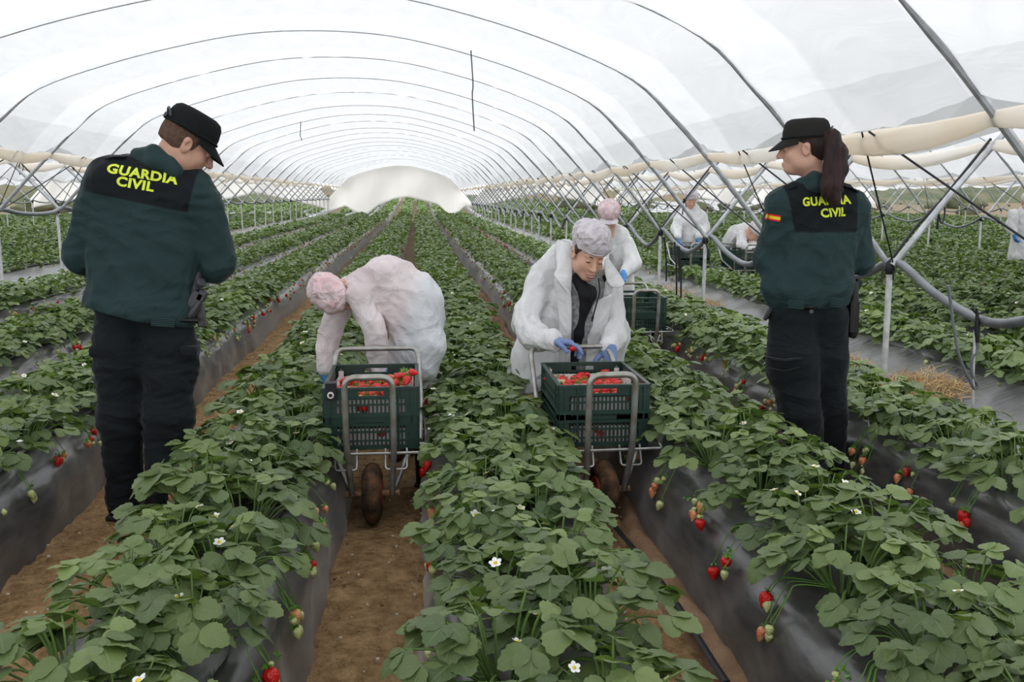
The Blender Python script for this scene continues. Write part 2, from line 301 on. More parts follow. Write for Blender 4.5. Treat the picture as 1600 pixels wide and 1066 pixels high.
# ------------------------------------------------------------ smooth solids on a voxel field (bodies, cloth)
def wrinkle(P, freq, seed, stretch=(1, 1, 1)):
    r = np.random.default_rng(seed); Q = P * np.array(stretch) * freq; out = 0
    for o in range(4):
        d = r.normal(size=3); d /= np.linalg.norm(d); e = r.normal(size=3); e /= np.linalg.norm(e)
        out = out + (1 - 2 * np.abs(np.sin((Q @ d) * (1 + .55 * o) + 1.6 * np.sin(Q @ e * .7 + r.uniform(0, 6)) + r.uniform(0, 6)))) / (1 + .6 * o)
    return out / 2.2
class Sdf:
    def __init__(s): s.p = []
    def cone(s, a, b, ra, rb=None, k=.03, flat=None, sub=False):
        """round cone from a to b; flat=(axis, f): thickness scaled by f along axis"""
        s.p.append(('c', np.array(a, float), np.array(b, float), ra, ra if rb is None else rb, k, flat, sub)); return s
    def chain(s, pts, rs, k=.03, flat=None):
        for i in range(len(pts) - 1): s.cone(pts[i], pts[i + 1], rs[i], rs[i + 1], k, flat)
        return s
    def ell(s, c, r, R=None, k=.03, sub=False):
        s.p.append(('e', np.array(c, float), np.array(r, float), np.array(R, float) if R is not None else np.eye(3), None, k, None, sub)); return s
    def mesh(s, h, noise=(), grow=0, cut=None):
        lo = np.full(3, 1e9); hi = -lo
        for q in s.p:
            if q[-1]: continue
            if q[0] == 'c': m = max(q[3], q[4]); a, b = q[1], q[2]; l = np.minimum(a, b) - m; u = np.maximum(a, b) + m
            else: m = q[2].max(); l = q[1] - m; u = q[1] + m
            lo = np.minimum(lo, l); hi = np.maximum(hi, u)
        lo -= .03 + grow; hi += .03 + grow
        n = np.ceil((hi - lo) / h).astype(int) + 1
        ax = [lo[i] + h * np.arange(n[i]) for i in range(3)]
        D = np.full(n, .5, dtype=np.float32)
        for q in s.p:
            k = q[5]
            if q[0] == 'c': m = max(q[3], q[4]); a, b = q[1], q[2]; l = np.minimum(a, b) - m; u = np.maximum(a, b) + m
            else: m = q[2].max(); l = q[1] - m; u = q[1] + m
            pad = k + 3 * h + grow; i0 = np.clip(((l - pad - lo) / h).astype(int), 0, n - 1); i1 = np.clip(((u + pad - lo) / h).astype(int) + 2, 1, n)
            if (i1 <= i0).any(): continue
            sl = tuple(slice(i0[j], i1[j]) for j in range(3))
            X, Y, Z = np.meshgrid(ax[0][sl[0]], ax[1][sl[1]], ax[2][sl[2]], indexing='ij', sparse=True)
            if q[0] == 'c':
                a, b, ra, rb = q[1], q[2], q[3], q[4]; ab = b - a; L2 = max(float(ab @ ab), 1e-9)
                px, py, pz = X - a[0], Y - a[1], Z - a[2]
                t = np.clip((px * ab[0] + py * ab[1] + pz * ab[2]) / L2, 0, 1)
                dx, dy, dz = px - t * ab[0], py - t * ab[1], pz - t * ab[2]
                if q[6] is not None:
                    nn = np.array(q[6][0], float); nn /= np.linalg.norm(nn); f = q[6][1]
                    al = dx * nn[0] + dy * nn[1] + dz * nn[2]; g = (1 / f - 1) * al
                    dx, dy, dz = dx + nn[0] * g, dy + nn[1] * g, dz + nn[2] * g
                    d = np.sqrt(dx * dx + dy * dy + dz * dz); rr = ra + (rb - ra) * t
                    al2 = np.abs(al / f); sc = 1 - (1 - f) * np.clip(al2 / np.maximum(d, 1e-6), 0, 1)
                    d = (d - rr) * sc
                else: d = np.sqrt(dx * dx + dy * dy + dz * dz) - (ra + (rb - ra) * t)
            else:
                R = q[3]; px, py, pz = X - q[1][0], Y - q[1][1], Z - q[1][2]; r = q[2]
                lx = (px * R[0, 0] + py * R[1, 0] + pz * R[2, 0]); ly = (px * R[0, 1] + py * R[1, 1] + pz * R[2, 1]); lz = (px * R[0, 2] + py * R[1, 2] + pz * R[2, 2])
                k0 = np.sqrt((lx / r[0]) ** 2 + (ly / r[1]) ** 2 + (lz / r[2]) ** 2); k1 = np.sqrt((lx / r[0] ** 2) ** 2 + (ly / r[1] ** 2) ** 2 + (lz / r[2] ** 2) ** 2)
                d = k0 * (k0 - 1) / np.maximum(k1, 1e-6)
            o = D[sl]
            if q[-1]:
                d = -d; hh = np.clip(.5 - .5 * (o - d) / k, 0, 1); D[sl] = o * (1 - hh) + d * hh + k * hh * (1 - hh)
            else:
                hh = np.clip(.5 + .5 * (o - d) / k, 0, 1); D[sl] = o * (1 - hh) + d * hh - k * hh * (1 - hh)
        D = D - grow
        amp = sum(abs(x[0]) for x in noise) or .001
        near = np.argwhere((D < amp * 1.5 + 2 * h) & ((D > -amp * 1.5 - 2 * h) | (cut is not None)))
        P = lo + near * h
        val = D[near[:, 0], near[:, 1], near[:, 2]]
        for x in noise:
            w = wrinkle(P, x[1], x[2], x[3] if len(x) > 3 else (1, 1, 1))
            if len(x) > 4: w = w * x[4](P)
            val = val + x[0] * w
        if cut: val = cut(P, val)
        D[near[:, 0], near[:, 1], near[:, 2]] = val
        # surface nets
        I = D < 0; c = np.zeros(n - 1, dtype=np.int8); cr = [(i, j, k) for i in (0, 1) for j in (0, 1) for k in (0, 1)]
        sh = lambda A, o: A[o[0]:n[0] - 1 + o[0], o[1]:n[1] - 1 + o[1], o[2]:n[2] - 1 + o[2]]
        for o in cr: c += sh(I, o)
        act = (c > 0) & (c < 8); idx = np.full(act.shape, -1, dtype=np.int64); ijk = np.argwhere(act); idx[act] = np.arange(len(ijk))
        acc = np.zeros((len(ijk), 3)); cnt = np.zeros(len(ijk))
        for o in cr:
            for a in range(3):
                if o[a]: continue
                p = list(o); p[a] = 1
                da = D[ijk[:, 0] + o[0], ijk[:, 1] + o[1], ijk[:, 2] + o[2]]; db = D[ijk[:, 0] + p[0], ijk[:, 1] + p[1], ijk[:, 2] + p[2]]
                mk = (da < 0) != (db < 0); t = np.where(mk, da / np.where(da == db, 1, da - db), 0)
                pos = np.tile(np.array(o, float), (len(ijk), 1)); pos[:, a] += t
                acc += pos * mk[:, None]; cnt += mk
        V = lo + h * (ijk + acc / np.maximum(cnt, 1)[:, None])
        Fs = []
        for a in range(3):
            b, e = (a + 1) % 3, (a + 2) % 3
            s0 = [slice(None)] * 3; s1 = [slice(None)] * 3; s0[a] = slice(0, n[a] - 1); s1[a] = slice(1, n[a])
            A = I[tuple(s0)]; B = I[tuple(s1)]; ed = np.argwhere(A != B)
            ed = ed[(ed[:, b] > 0) & (ed[:, e] > 0) & (ed[:, b] < n[b] - 1) & (ed[:, e] < n[e] - 1)]
            q = []
            for db, de in ((1, 1), (0, 1), (0, 0), (1, 0)):
                g = ed.copy(); g[:, b] -= db; g[:, e] -= de; q.append(idx[g[:, 0], g[:, 1], g[:, 2]])
            q = np.stack(q, 1); fl = ~A[ed[:, 0], ed[:, 1], ed[:, 2]]; q[fl] = q[fl][:, ::-1]; Fs.append(q)
        Q = np.concatenate(Fs)
        return V, Q[(Q >= 0).all(1)]

class Multi:                     # several field meshes gathered into one mesh object
    def __init__(s): s.v = []; s.f = []; s.m = []; s.n = 0
    def add(s, VF, m=0):
        V, Fc = VF; s.v.append(V); s.f.append(Fc + s.n); s.m.append(np.full(len(Fc), m)); s.n += len(V); return s
    def build(s, name, mats, parent, attrs=None):
        V = np.concatenate(s.v); Fc = np.concatenate(s.f); mi = np.concatenate(s.m)
        return mesh_obj(name, V, Fc, mats, parent, True, mi, True, {k: fn(V) for k, fn in (attrs or {}).items()})

def ordinal(n):
    return f"{n}{'th' if 10 <= n % 100 <= 20 else {1: 'st', 2: 'nd', 3: 'rd'}.get(n % 10, 'th')}"
def copy_tree(o, parent=None):
    c = o.copy(); C.objects.link(c)
    if parent is not None: c.parent = parent
    for ch in o.children: copy_tree(ch, c)
    return c
# ------------------------------------------------------------ the field: soil, beds, mulch strips
Y0, Y1 = -1.5, 52.0
HILL = 54.0
def hill_z(y): return np.where(y > HILL, .029 * (y - HILL) - .00012 * (y - HILL) ** 2, 0.0)
BEDS = [  # name, left base, right base  (metres right of the camera)
    ('I', -4.50, -3.84), ('G', -3.22, -2.56), ('E', -2.16, -1.53), ('A', -.98, -.35), ('B', 0.0, .60), ('C', .93, 1.62), ('D', 1.98, 2.60)]
for t in range(3):
    for i in range(7): BEDS.append((f'R{t}{i}', 3.38 + 7.76 * t + .98 * i, 3.38 + 7.76 * t + .98 * i + .64))
for t in range(2):
    for i in range(7): BEDS.append((f'L{t}{i}', -6.42 - 7.76 * t - .98 * i, -5.78 - 7.76 * t - .98 * i))
yy = np.concatenate([np.arange(Y0, 9, .12), np.arange(9, 20, .4), np.arange(20, 92, 1.0)])

def bed_mesh(x0, x1, seed, h=.30):
    r = np.random.default_rng(seed); w = x1 - x0; xs = []; zs = []
    prof = [(-.02, -.02), (.0, .02), (.015, .08), (.03, .15), (.045, .21), (.065, .255), (.095, .285), (.14, .30), (.25, .31), (.5, .315)]
    prof = [(a, z * h / .30) for a, z in prof]; prof = prof + [(1 * w - a, z) for a, z in prof[::-1][1:]]
    prof = [(a if a <= .14 or a > w / 2 else min(a, w / 2), z) for a, z in prof]
    n = len(prof); V = []
    ph = r.uniform(0, 6, 8)
    for y in yy:
        for k, (a, z) in enumerate(prof):
            side = 1 if k < n / 2 else -1; hz = z / h
            wob = .012 * math.sin(y * 2.1 + ph[0] + side) + .008 * math.sin(y * 5.3 + ph[1] * side) + .006 * math.sin(y * 11 + k + ph[2])
            b = (.010 * math.sin(y * 17 + ph[3] + hz * 4) + .006 * math.sin(y * 31 + ph[4] + hz * 9)) * (1 if .1 < hz < .95 else .4)
            V.append((x0 + a + (wob + b) * 1.0 - side * .035 * math.sin(math.pi * min(hz, 1)) * .5, y, z + .012 * math.sin(y * 3.1 + ph[5] + a * 4) * (hz > .3) + float(hill_z(y))))
    Fc = []
    for i in range(len(yy) - 1):
        for k in range(n - 1): Fc.append((i * n + k, i * n + k + 1, (i + 1) * n + k + 1, (i + 1) * n + k))
    return V, np.array(Fc)[:, ::-1]
for bi, (nm, x0, x1) in enumerate(BEDS):
    V, Fc = bed_mesh(x0, x1, bi)
    tag(mesh_obj('planting_bed', V, Fc, M['plastic'], None, True, world=True), 'raised planting bed under black plastic film', kind='structure')

# drainage strips of the same film between the tunnels, where the posts stand
def strip_mesh(x0, x1, seed, zl=.2):
    r = np.random.default_rng(seed); us = np.linspace(0, 1, 15); ys = np.concatenate([np.arange(Y0, 14, .07), np.arange(14, 54, .5)]); V = []
    for y in ys:
        for u in us:
            dip = .10 - .11 * math.sin(math.pi * u)
            V.append((x0 + (x1 - x0) * u, y, zl + dip + .010 * math.sin(y * 26 + 3 * math.sin(u * 5 + y)) * math.sin(math.pi * u) + .012 * math.sin(y * 9 + u * 6)))
    n = len(us); return V, np.array([(i * n + k + 1, i * n + k, (i + 1) * n + k, (i + 1) * n + k + 1) for i in range(len(ys) - 1) for k in range(n - 1)])[:, ::-1]
for sx in [(2.52, 3.46), (9.84, 11.2), (17.6, 18.96), (-5.85, -4.42), (-13.6, -12.2)]:
    V, Fc = strip_mesh(*sx, seed=int(sx[0] * 10) % 97 + 3)
    tag(mesh_obj('drainage_strip', V, Fc[:, ::-1], M['strip'], None, True, world=True), 'wrinkled grey film strip between tunnels', kind='structure')

def grid_mesh(xs, ys, fn):
    X, Y = np.meshgrid(xs, ys); Z = fn(X, Y); V = np.stack([X, Y, Z], -1).reshape(-1, 3); n = len(xs)
    i, k = np.meshgrid(np.arange(len(ys) - 1), np.arange(n - 1), indexing='ij'); a = (i * n + k).ravel()
    return V, np.stack([a, a + 1, a + n + 1, a + n], 1)
def soil_z(X, Y):
    P = np.stack([X, Y, X * 0], -1)
    z = .009 * wrinkle(P, 5, 4) + .008 * wrinkle(P, 19, 5) + .007 * wrinkle(P, 45, 6) + .005 * wrinkle(P, 85, 7)
    return z
xs = np.arange(-3.3, 3.3, .035); ys = np.concatenate([np.arange(-1.2, 8, .035), np.arange(8, 16, .2)])
V, Fc = grid_mesh(xs, ys, lambda X, Y: soil_z(X, Y) + .006)
tag(mesh_obj('soil_ground', V, Fc, M['soil'], None, True, world=True), kind='structure')
V, Fc = grid_mesh(np.arange(-60, 70, 2.0), np.concatenate([np.arange(-3, 54, 3.0), np.arange(54, 130, 2.0)]), lambda X, Y: -.02 + hill_z(Y) + 0 * X)
tag(mesh_obj('field_ground', V, Fc, M['field'], None, True, world=True), kind='structure')
# sandy lips of spilled soil along the foot of the beds
def lip(x, side, seed, w=.12, h=.05):
    r = np.random.default_rng(seed); us = np.linspace(-1, 1, 9)
    ys_ = np.arange(-1, 16, .05); V = []
    for y in ys_:
        o = .02 * math.sin(y * 3 + seed) + .012 * math.sin(y * 9 + seed * 2); ww = w * (1 + .3 * math.sin(y * 2.3 + seed))
        for u in us: V.append((x + o + u * ww * .5, y, -.012 + h * (1 - u * u) + r.uniform(-.004, .004)))
    n = len(us); Fc = np.array([(i * n + k, i * n + k + 1, (i + 1) * n + k + 1, (i + 1) * n + k) for i in range(len(ys_) - 1) for k in range(n - 1)])
    tag(mesh_obj('soil_lip', V, Fc, M['soil_light'], None, True, world=True), kind='structure')
lip(.90, 1, 1, .13, .05); lip(1.93, 1, 2, .13, .05)
# pale grit and petals lying on the soil
g = MB(); rr = random.Random(3)
for i in range(520):
    lane = rr.choice([(-1.50, -.98), (-.34, 0.0), (.60, .92), (1.62, 1.95)]); x = rr.uniform(*lane); y = rr.uniform(1.8, 9); s = rr.uniform(.002, .0055)
    g.box((x, y, .018 + s * .3), (s * 2, s * 1.4, s), Matrix.Rotation(rr.uniform(0, 6), 3, 'Z'))
tag(g.build('soil_grit', mat('pale_grit', (.60, .55, .47), rough=.9), None, False), 'pale grit and fallen petals scattered on the soil', 'grit', kind='stuff')
g = MB()
for i in range(4200):
    lane = rr.choice([(-1.50, -.98), (-.34, 0.0), (.60, .92), (1.62, 1.95)]); x = rr.uniform(*lane); y = rr.uniform(1.6, 9); s = rr.uniform(.003, .007) if i % 5 else rr.uniform(.006, .014)
    c = Vector((x, y, .012)); vs = [c + Vector((rr.uniform(-s, s), rr.uniform(-s, s), rr.uniform(0, s))) for _ in range(5)] + [c + Vector((0, 0, s))]
    g.add(vs, [(0, 1, 5), (1, 2, 5), (2, 3, 5), (3, 4, 5), (4, 0, 5)])
tag(g.build('soil_clods', M['soil'], None, False), 'crumbled brown clods lying on the soil', 'soil clods', kind='stuff')

# flat drip hoses in the two right-hand furrows
def flathose(pts, label):
    m = MB(); m.tube(catmull(pts, 8), .012, 8, flat=.35); tag(m.build('drip_hose', M['black']), label, 'hose', 'drip hoses along the furrows')
def gp(px, py, z=.03): p = at_z(px, py, z); return (p.x, p.y, z)
flathose([gp(1135, 1066, .045), gp(1105, 1020, .045), gp(1058, 945, .045), gp(1010, 880, .05), gp(965, 828, .05), gp(950, 800, .04)], 'flat black drip hose along the furrow right of the second cart')
flathose([gp(1530, 945, .07), gp(1480, 905, .07), gp(1420, 858, .07), gp(1380, 815, .07), gp(1300, 740, .06), gp(1200, 675, .06), gp(1090, 600, .05)], 'flat black drip hose in the furrow behind the female officer')

# ------------------------------------------------------------ tunnels
PROF = [(3.88, .94), (3.50, 1.42), (3.18, 1.79), (2.97, 2.01), (2.62, 2.32), (2.0, 2.59), (1.35, 2.79), (.68, 2.93), (0, 2.97)]
def hoop_profile(zl, zr, inset=0):
    R = [(x, z + (zr - .94) * (x / 3.88) ** 3) for x, z in PROF]; Lh = [(-x, z + (zl - .94) * (x / 3.88) ** 3) for x, z in PROF[:-1]]
    pts = catmull([(x, 0, z) for x, z in Lh + R[::-1]], 4)
    return pts
HOOP_Y0, HOOP_DY, NH = 3.85, 1.95, 26
TUN = [(-.91, 1.2, .95, 'middle'), (6.85, .95, .95, 'right-hand neighbour'), (14.61, .95, .95, 'second right-hand'), (22.37, .95, .95, 'third right-hand'), (-8.67, 1.2, 1.2, 'left-hand neighbour'), (-16.43, 1.2, 1.2, 'second left-hand')]
rh = random.Random(11)
for ti, (xc, zl, zr, tn) in enumerate(TUN):
    P = hoop_profile(zl, zr); m = MB(); m.tube(P, [.0205 - .016 * min(1, max(0, (p.z - 1.95) / .45)) for p in P], 8)
    me_o = m.build('tunnel_hoop', M['steel'], None, world=False)
    ks = range(-3, NH) if ti == 0 else (range(-1, NH) if ti in (1, 4) else range(0, NH))
    first = True
    for k in ks:
        o = me_o if first else me_o.copy()
        if not first: C.objects.link(o)
        first = False
        o.location = (xc, HOOP_Y0 + HOOP_DY * k + rh.uniform(-.05, .05), rh.uniform(-.02, .02)); o.rotation_euler = (rh.uniform(-.006, .006), 0, rh.uniform(-.004, .004))
        tag(o, f"bent grey steel hoop of the {tn} tunnel, {ordinal(k + 4)} from the front", 'tunnel hoop', f"steel hoops of the {tn} tunnel")

def film(xc, zl, zr, ys0, ys1, name, seed):
    P = [p for p in hoop_profile(zl, zr) if abs(p.x) <= 3.24]
    ys = np.arange(ys0, ys1, .13 if seed == 0 else .39); V = []; n = len(P)
    for y in ys:
        ph = ((y - HOOP_Y0) / HOOP_DY) % 1; sag = math.sin(math.pi * ph) ** .8
        for j, p in enumerate(P):
            a = abs(p.x) / 3.24
            w = .007 * math.sin(y * 13 + p.x * 5 + seed) + .006 * math.sin(y * 23 - p.x * 9) + .01 * math.sin(p.x * 17 + y * 2)
            edge = a ** 10
            V.append((xc + p.x * (1 - .004 * sag), y, p.z + .028 - .055 * sag * (1 - .5 * a) + w - edge * (.10 * sag)))
    Fc = np.array([(i * n + k, i * n + k + 1, (i + 1) * n + k + 1, (i + 1) * n + k) for i in range(len(ys) - 1) for k in range(n - 1)])
    tag(mesh_obj(name, V, Fc, M['film'], None, True, world=False), 'translucent white plastic film over the hoops', kind='structure')
for ti, (xc, zl, zr, tn) in enumerate(TUN): film(xc, zl, zr, -4, 53.5, 'tunnel_film', ti)

def skirt(xc, zl, zr, side, ys1, seed, label, y0=-3.0):
    P = [p for p in hoop_profile(zl, zr)]
    c = min(P, key=lambda p: abs(p.x - side * 3.22)); r = np.random.default_rng(seed); ys = np.arange(y0, ys1, .09 if ys1 > 40 and abs(xc) < 8 else .3)
    N = 14; V = []; bays = {}
    for y in ys:
        b = math.floor((y - HOOP_Y0) / HOOP_DY); ph = (y - HOOP_Y0) / HOOP_DY - b
        if b not in bays: bays[b] = (r.uniform(.02, .07), r.uniform(.022, .048), r.uniform(.35, .65))
        sg, th, pk = bays[b]; q = ph ** (math.log(.5) / math.log(pk)); s = math.sin(math.pi * q)
        rad = .032 + th * .75 * s; cz = c.z - sg * s - rad * .25; cx = xc + c.x + side * .015
        for k in range(N):
            a = 2 * math.pi * k / N; fold = 1 + .10 * math.sin(3 * a + y * 2.1 + seed) + .07 * math.sin(5 * a - y * 3.7) + .04 * math.sin(y * 21 + a)
            V.append((cx + math.cos(a) * rad * .62 * fold - side * math.sin(a) * rad * .35, y, cz + math.sin(a) * rad * .95 * fold))
    Fc = np.array([(i * N + k, i * N + (k + 1) % N, (i + 1) * N + (k + 1) % N, (i + 1) * N + k) for i in range(len(ys) - 1) for k in range(N)])
    o = mesh_obj('rolled_film_edge', V, Fc, M['skirt'], None, True, world=True); tag(o, label, 'film roll')
skirt(*TUN[0][:3], 1, 53, 1, 'cream rolled film edge sagging along the right side of the middle tunnel')
skirt(*TUN[0][:3], -1, 53, 2, 'cream rolled film edge sagging along the left side of the middle tunnel')
skirt(*TUN[1][:3], -1, 53, 3, 'cream rolled film edge on the near side of the right-hand neighbour tunnel')
skirt(*TUN[1][:3], 1, 53, 4, 'cream rolled film edge on the far side of the right-hand neighbour tunnel')
skirt(*TUN[4][:3], 1, 53, 5, 'cream rolled film edge on the near side of the left-hand neighbour tunnel')
skirt(*TUN[2][:3], -1, 53, 6, 'cream rolled film edge of the second right-hand tunnel')

# draped end curtain of the middle tunnel
Pp = [p for p in hoop_profile(1.2, .95)]
def end_curtain(xc, zl, zr, low, y, label):
    P = hoop_profile(zl, zr); V = []; n = len(P); rows = 14
    for j in range(rows + 1):
        for p in P:
            x = xc + p.x; zb = np.interp(x, [q[0] for q in low], [q[1] for q in low]); zt = p.z; zb = min(zb, zt - .02); t = j / rows
            V.append((x, y + .10 * math.sin(x * 2.2 + t * 3) + .04 * math.sin(x * 7), zt + (zb - zt) * t))
    Fc = [(j * n + k, j * n + k + 1, (j + 1) * n + k + 1, (j + 1) * n + k) for j in range(rows) for k in range(n - 1)]
    o = mesh_obj('end_curtain', V, Fc, M['skirt2'], None, True, world=True)
    s = o.modifiers.new('thickness', 'SOLIDIFY'); s.thickness = .012; tag(o, label, 'curtain')
M['skirt2'] = mat('end_curtain_film', (.97, .95, .92), rough=.7, transl=.92, bump=.5, bscale=2)
YE = 53.0
low = [(-6, 0.2)] + [(at_y(px, py, YE).x, at_y(px, py, YE).z) for px, py in ((540, 322), (555, 332), (571, 338), (590, 322), (615, 311), (637, 308), (660, 314), (685, 320), (703, 337), (716, 332), (727, 322), (745, 330))]
end_curtain(*TUN[0][:3], low, YE, 'white film curtain draped open at the far end of the middle tunnel')
for ti, nm in ((1, 'right-hand neighbour'), (2, 'second right-hand'), (4, 'left-hand neighbour'), (3, 'third right-hand'), (5, 'second left-hand')):
    xc = TUN[ti][0]; end_curtain(*TUN[ti][:3], [(xc - 4, .7), (xc - 2, 1.1), (xc, 1.5), (xc + 2, 1.1), (xc + 4, .6)], YE + .4, f'white film curtain at the far end of the {nm} tunnel')

# posts with their clamps
pm = MB(); pm.tube([(0, 0, 0), (.004, 0, .5), (0, 0, 1)], .019, 10)
post_me = pm.build('support_post', M['post'], None, world=False)
cm = MB(); cm.tube([(0, 0, -.045), (0, 0, -.02), (0, 0, .01), (0, 0, .03)], [.024, .034, .034, .022], 10); cm.tube(fillet([(.03, 0, 0), (.05, .02, -.04), (.03, .03, -.09)], .01), .006, 5); cm.tube([(-.03, 0, -.01), (-.045, .01, -.05), (-.035, 0, -.08)], .005, 5)
clamp_o = cm.build('clamp', M['black'], post_me, world=False)
ROWS = [(2.97, .95, 'right side of the middle tunnel'), (10.73, .95, 'second row to the right'), (18.49, .95, 'third row to the right'), (26.25, .95, 'fourth row to the right'), (-4.79, 1.2, 'left side of the middle tunnel'), (-12.55, 1.2, 'second row to the left'), (-20.3, 1.2, 'third row to the left')]
first = True
for ri, (x, z, rn) in enumerate(ROWS):
    for k in range(-1, NH):
        if ri not in (0,) and k < 0: continue
        y = HOOP_Y0 + HOOP_DY * k
        if first: o, c = post_me, clamp_o; first = False
        else: o = post_me.copy(); C.objects.link(o); c = clamp_o.copy(); C.objects.link(c); c.parent = o
        o.location = (x + rh.uniform(-.03, .03), y, -.15); o.rotation_euler = (rh.uniform(-.02, .02), rh.uniform(-.02, .03), rh.uniform(0, 6))
        o.scale = (1, 1, z + .15); c.scale = (1, 1, 1 / (z + .15)); c.location = (0, 0, 1)
        tag(o, f"thin grey steel post, {ordinal(k + 2)} from the front, {rn}", 'post', f"posts, {rn}")

# the thick grey pipe tied along the post tops
def pipe(x, z, k0, k1, sag, seed, label, r=.026, side=.03):
    q = random.Random(seed); pts = []
    for k in range(k0, k1):
        y = HOOP_Y0 + HOOP_DY * k; s = sag * q.uniform(.6, 1.3)
        pts += [(x + side, y, z + .035), (x + side * 2, y + HOOP_DY * .22, z - s * .45), (x + side * 2.6, y + HOOP_DY * .5, z - s), (x + side * 2, y + HOOP_DY * .78, z - s * .55)]
    m = MB(); m.tube(catmull(pts, 4), r, 10); o = m.build('water_pipe', M['hose']); tag(o, label, 'pipe'); return o
pipe(2.97, .95, -2, NH, .20, 1, 'thick grey water pipe sagging from post to post on the right')
pipe(-4.79, 1.2, -1, NH, .03, 2, 'grey water pipe tied along the left posts of the middle tunnel')
pipe(10.73, .95, 0, NH, .16, 3, 'grey water pipe sagging along the second row of posts to the right', .022)
pipe(18.49, .95, 0, NH, .16, 4, 'grey water pipe sagging along the third row of posts to the right', .022)
pipe(-12.55, 1.2, 0, NH, .05, 5, 'grey water pipe along the second row of posts to the left', .022)

# tie cords: from the film edge down to the neighbouring nodes, and bundles knotted along the legs
def cord(pts, label, group, r=.0055, knots=(), loops=()):
    m = MB(); m.tube(pts, r, 6)
    o = m.build('tie_cord', M['black']); tag(o, label, 'cord', group)
    for kp in knots:
        b = MB(); kp = Vector(kp)
        for i in range(3):
            d = Vector((rh.uniform(-1, 1), rh.uniform(-1, 1), rh.uniform(-1, 1))).normalized() * .022; b.tube([kp - d, kp, kp + d], [.008, .016, .007], 6)
        b.build('knot', M['black'], o)
    for lp in loops:
        b = MB(); lp = Vector(lp); w = rh.uniform(.02, .035); l = rh.uniform(.10, .16)
        b.tube(catmull([lp, lp + Vector((w, .01, -l * .5)), lp + Vector((w * .3, .0, -l)), lp + Vector((-w * .8, -.01, -l * .6)), lp + Vector((0, 0, -.01))], 5), .005, 6)
        b.tube([lp, lp + Vector((-.02, 0, -l * .8)), lp + Vector((-.015, .01, -l * 1.25))], [.005, .005, .009], 6); b.build('loop', M['black'], o)
for ri, (x, z, side, nmax, xc, rn) in enumerate([(2.97, .95, 1, 16, -.91, 'right posts'), (-4.79, 1.2, -1, 10, -.91, 'left posts'), (10.73, .95, 1, 8, 6.85, 'second right posts')]):
    for k in range(-1 if ri == 0 else 0, nmax):
        y = HOOP_Y0 + HOOP_DY * k; sx = xc + side * 3.2; sz = 1.74 + (z - .95) * .6
        cord([(sx, y + HOOP_DY * .48, sz - .02), ((sx + x) / 2, y + HOOP_DY * .25, (sz + z) / 2), (x, y + .02, z + .02)], f"black cord from the film edge down to the {ordinal(k + 2)} of the {rn}", f"black cords at the {rn}", .006)
        if rh.random() < .75:
            cord([(sx, y + HOOP_DY * .52, sz - .02), (x, y + HOOP_DY - .02, z + .03)], f"black cord rising from the {ordinal(k + 2)} of the {rn} to the film edge", f"black cords at the {rn}", .005)
        # bundle along the leg of the neighbouring tunnel's hoop
        ox = x + side * .62; oz = z + .80
        if rh.random() < .8:
            f = rh.uniform(.45, .8); kp = (x + side * .62 * f, y + .035, z + .80 * f)
            cord([(x, y + .03, z + .03), (x + side * .62 * f * .5, y + .04, z + .8 * f * .5 + .035), kp, (ox, y + .03, oz)], f"black elastic cord knotted along the leg above the {ordinal(k + 2)} of the {rn}", f"elastic cords at the {rn}", .009, [kp], [kp] if rh.random() < .7 else [])

# two thin black risers hanging from the pipe, and the sprinkler
def riser(px, top, bot, y, label):
    a, b = at_y(px, top, y), at_y(px + 3, bot, y); m = MB(); m.tube([a, (a + b) / 2 + Vector((.01, 0, 0)), b], .0085, 6); tag(m.build('riser_tube', M['black']), label, 'tube', 'thin riser tubes by the right posts')
riser(1054, 378, 462, 8.7, 'thin black tube hanging left of the standing worker beyond the posts')
riser(1061, 385, 466, 8.9, 'thin black tube in front of the standing worker beyond the posts')
riser(1058, 384, 440, 9.4, 'thin black tube hanging from the pipe behind the standing worker')
riser(1038, 370, 440, 9.6, 'thin black tube hanging beside the second post')
sp = empty('sprinkler', at_z(1520, 655, .18)); tag(sp, 'black sprinkler head on a thin stake in the film strip right of the post', 'sprinkler')
ys_ = sp.location.y; q = lambda px, py, dy=0: at_y(px, py, ys_ + dy)
m = MB(); m.tube([q(1520, 665), q(1521, 580), q(1523, 515)], .0065, 8); m.build('stake', M['post'], sp)
m = MB(); m.tube([q(1526, 535), q(1526, 515), q(1527, 505), q(1527, 490)], [.013, .018, .014, .008], 10); m.tube([q(1519, 483), q(1526, 491), q(1535, 489)], .006, 6); m.tube([q(1526, 490), q(1526, 482)], .008, 8); m.tube([q(1519, 483), q(1521, 481)], .010, 6); m.tube([q(1535, 489), q(1537, 486)], .009, 6); m.build('sprinkler_head', M['black'], sp)
m = MB(); m.tube(catmull([q(1525, 525), q(1528, 545), q(1519, 560), q(1519, 585), q(1527, 602), q(1522, 608), q(1518, 600), q(1500, 560), q(1490, 510), q(1485, 470), q(1481, 446)], 6), .0085, 8); m.build('feed_tube', M['hose'], sp)

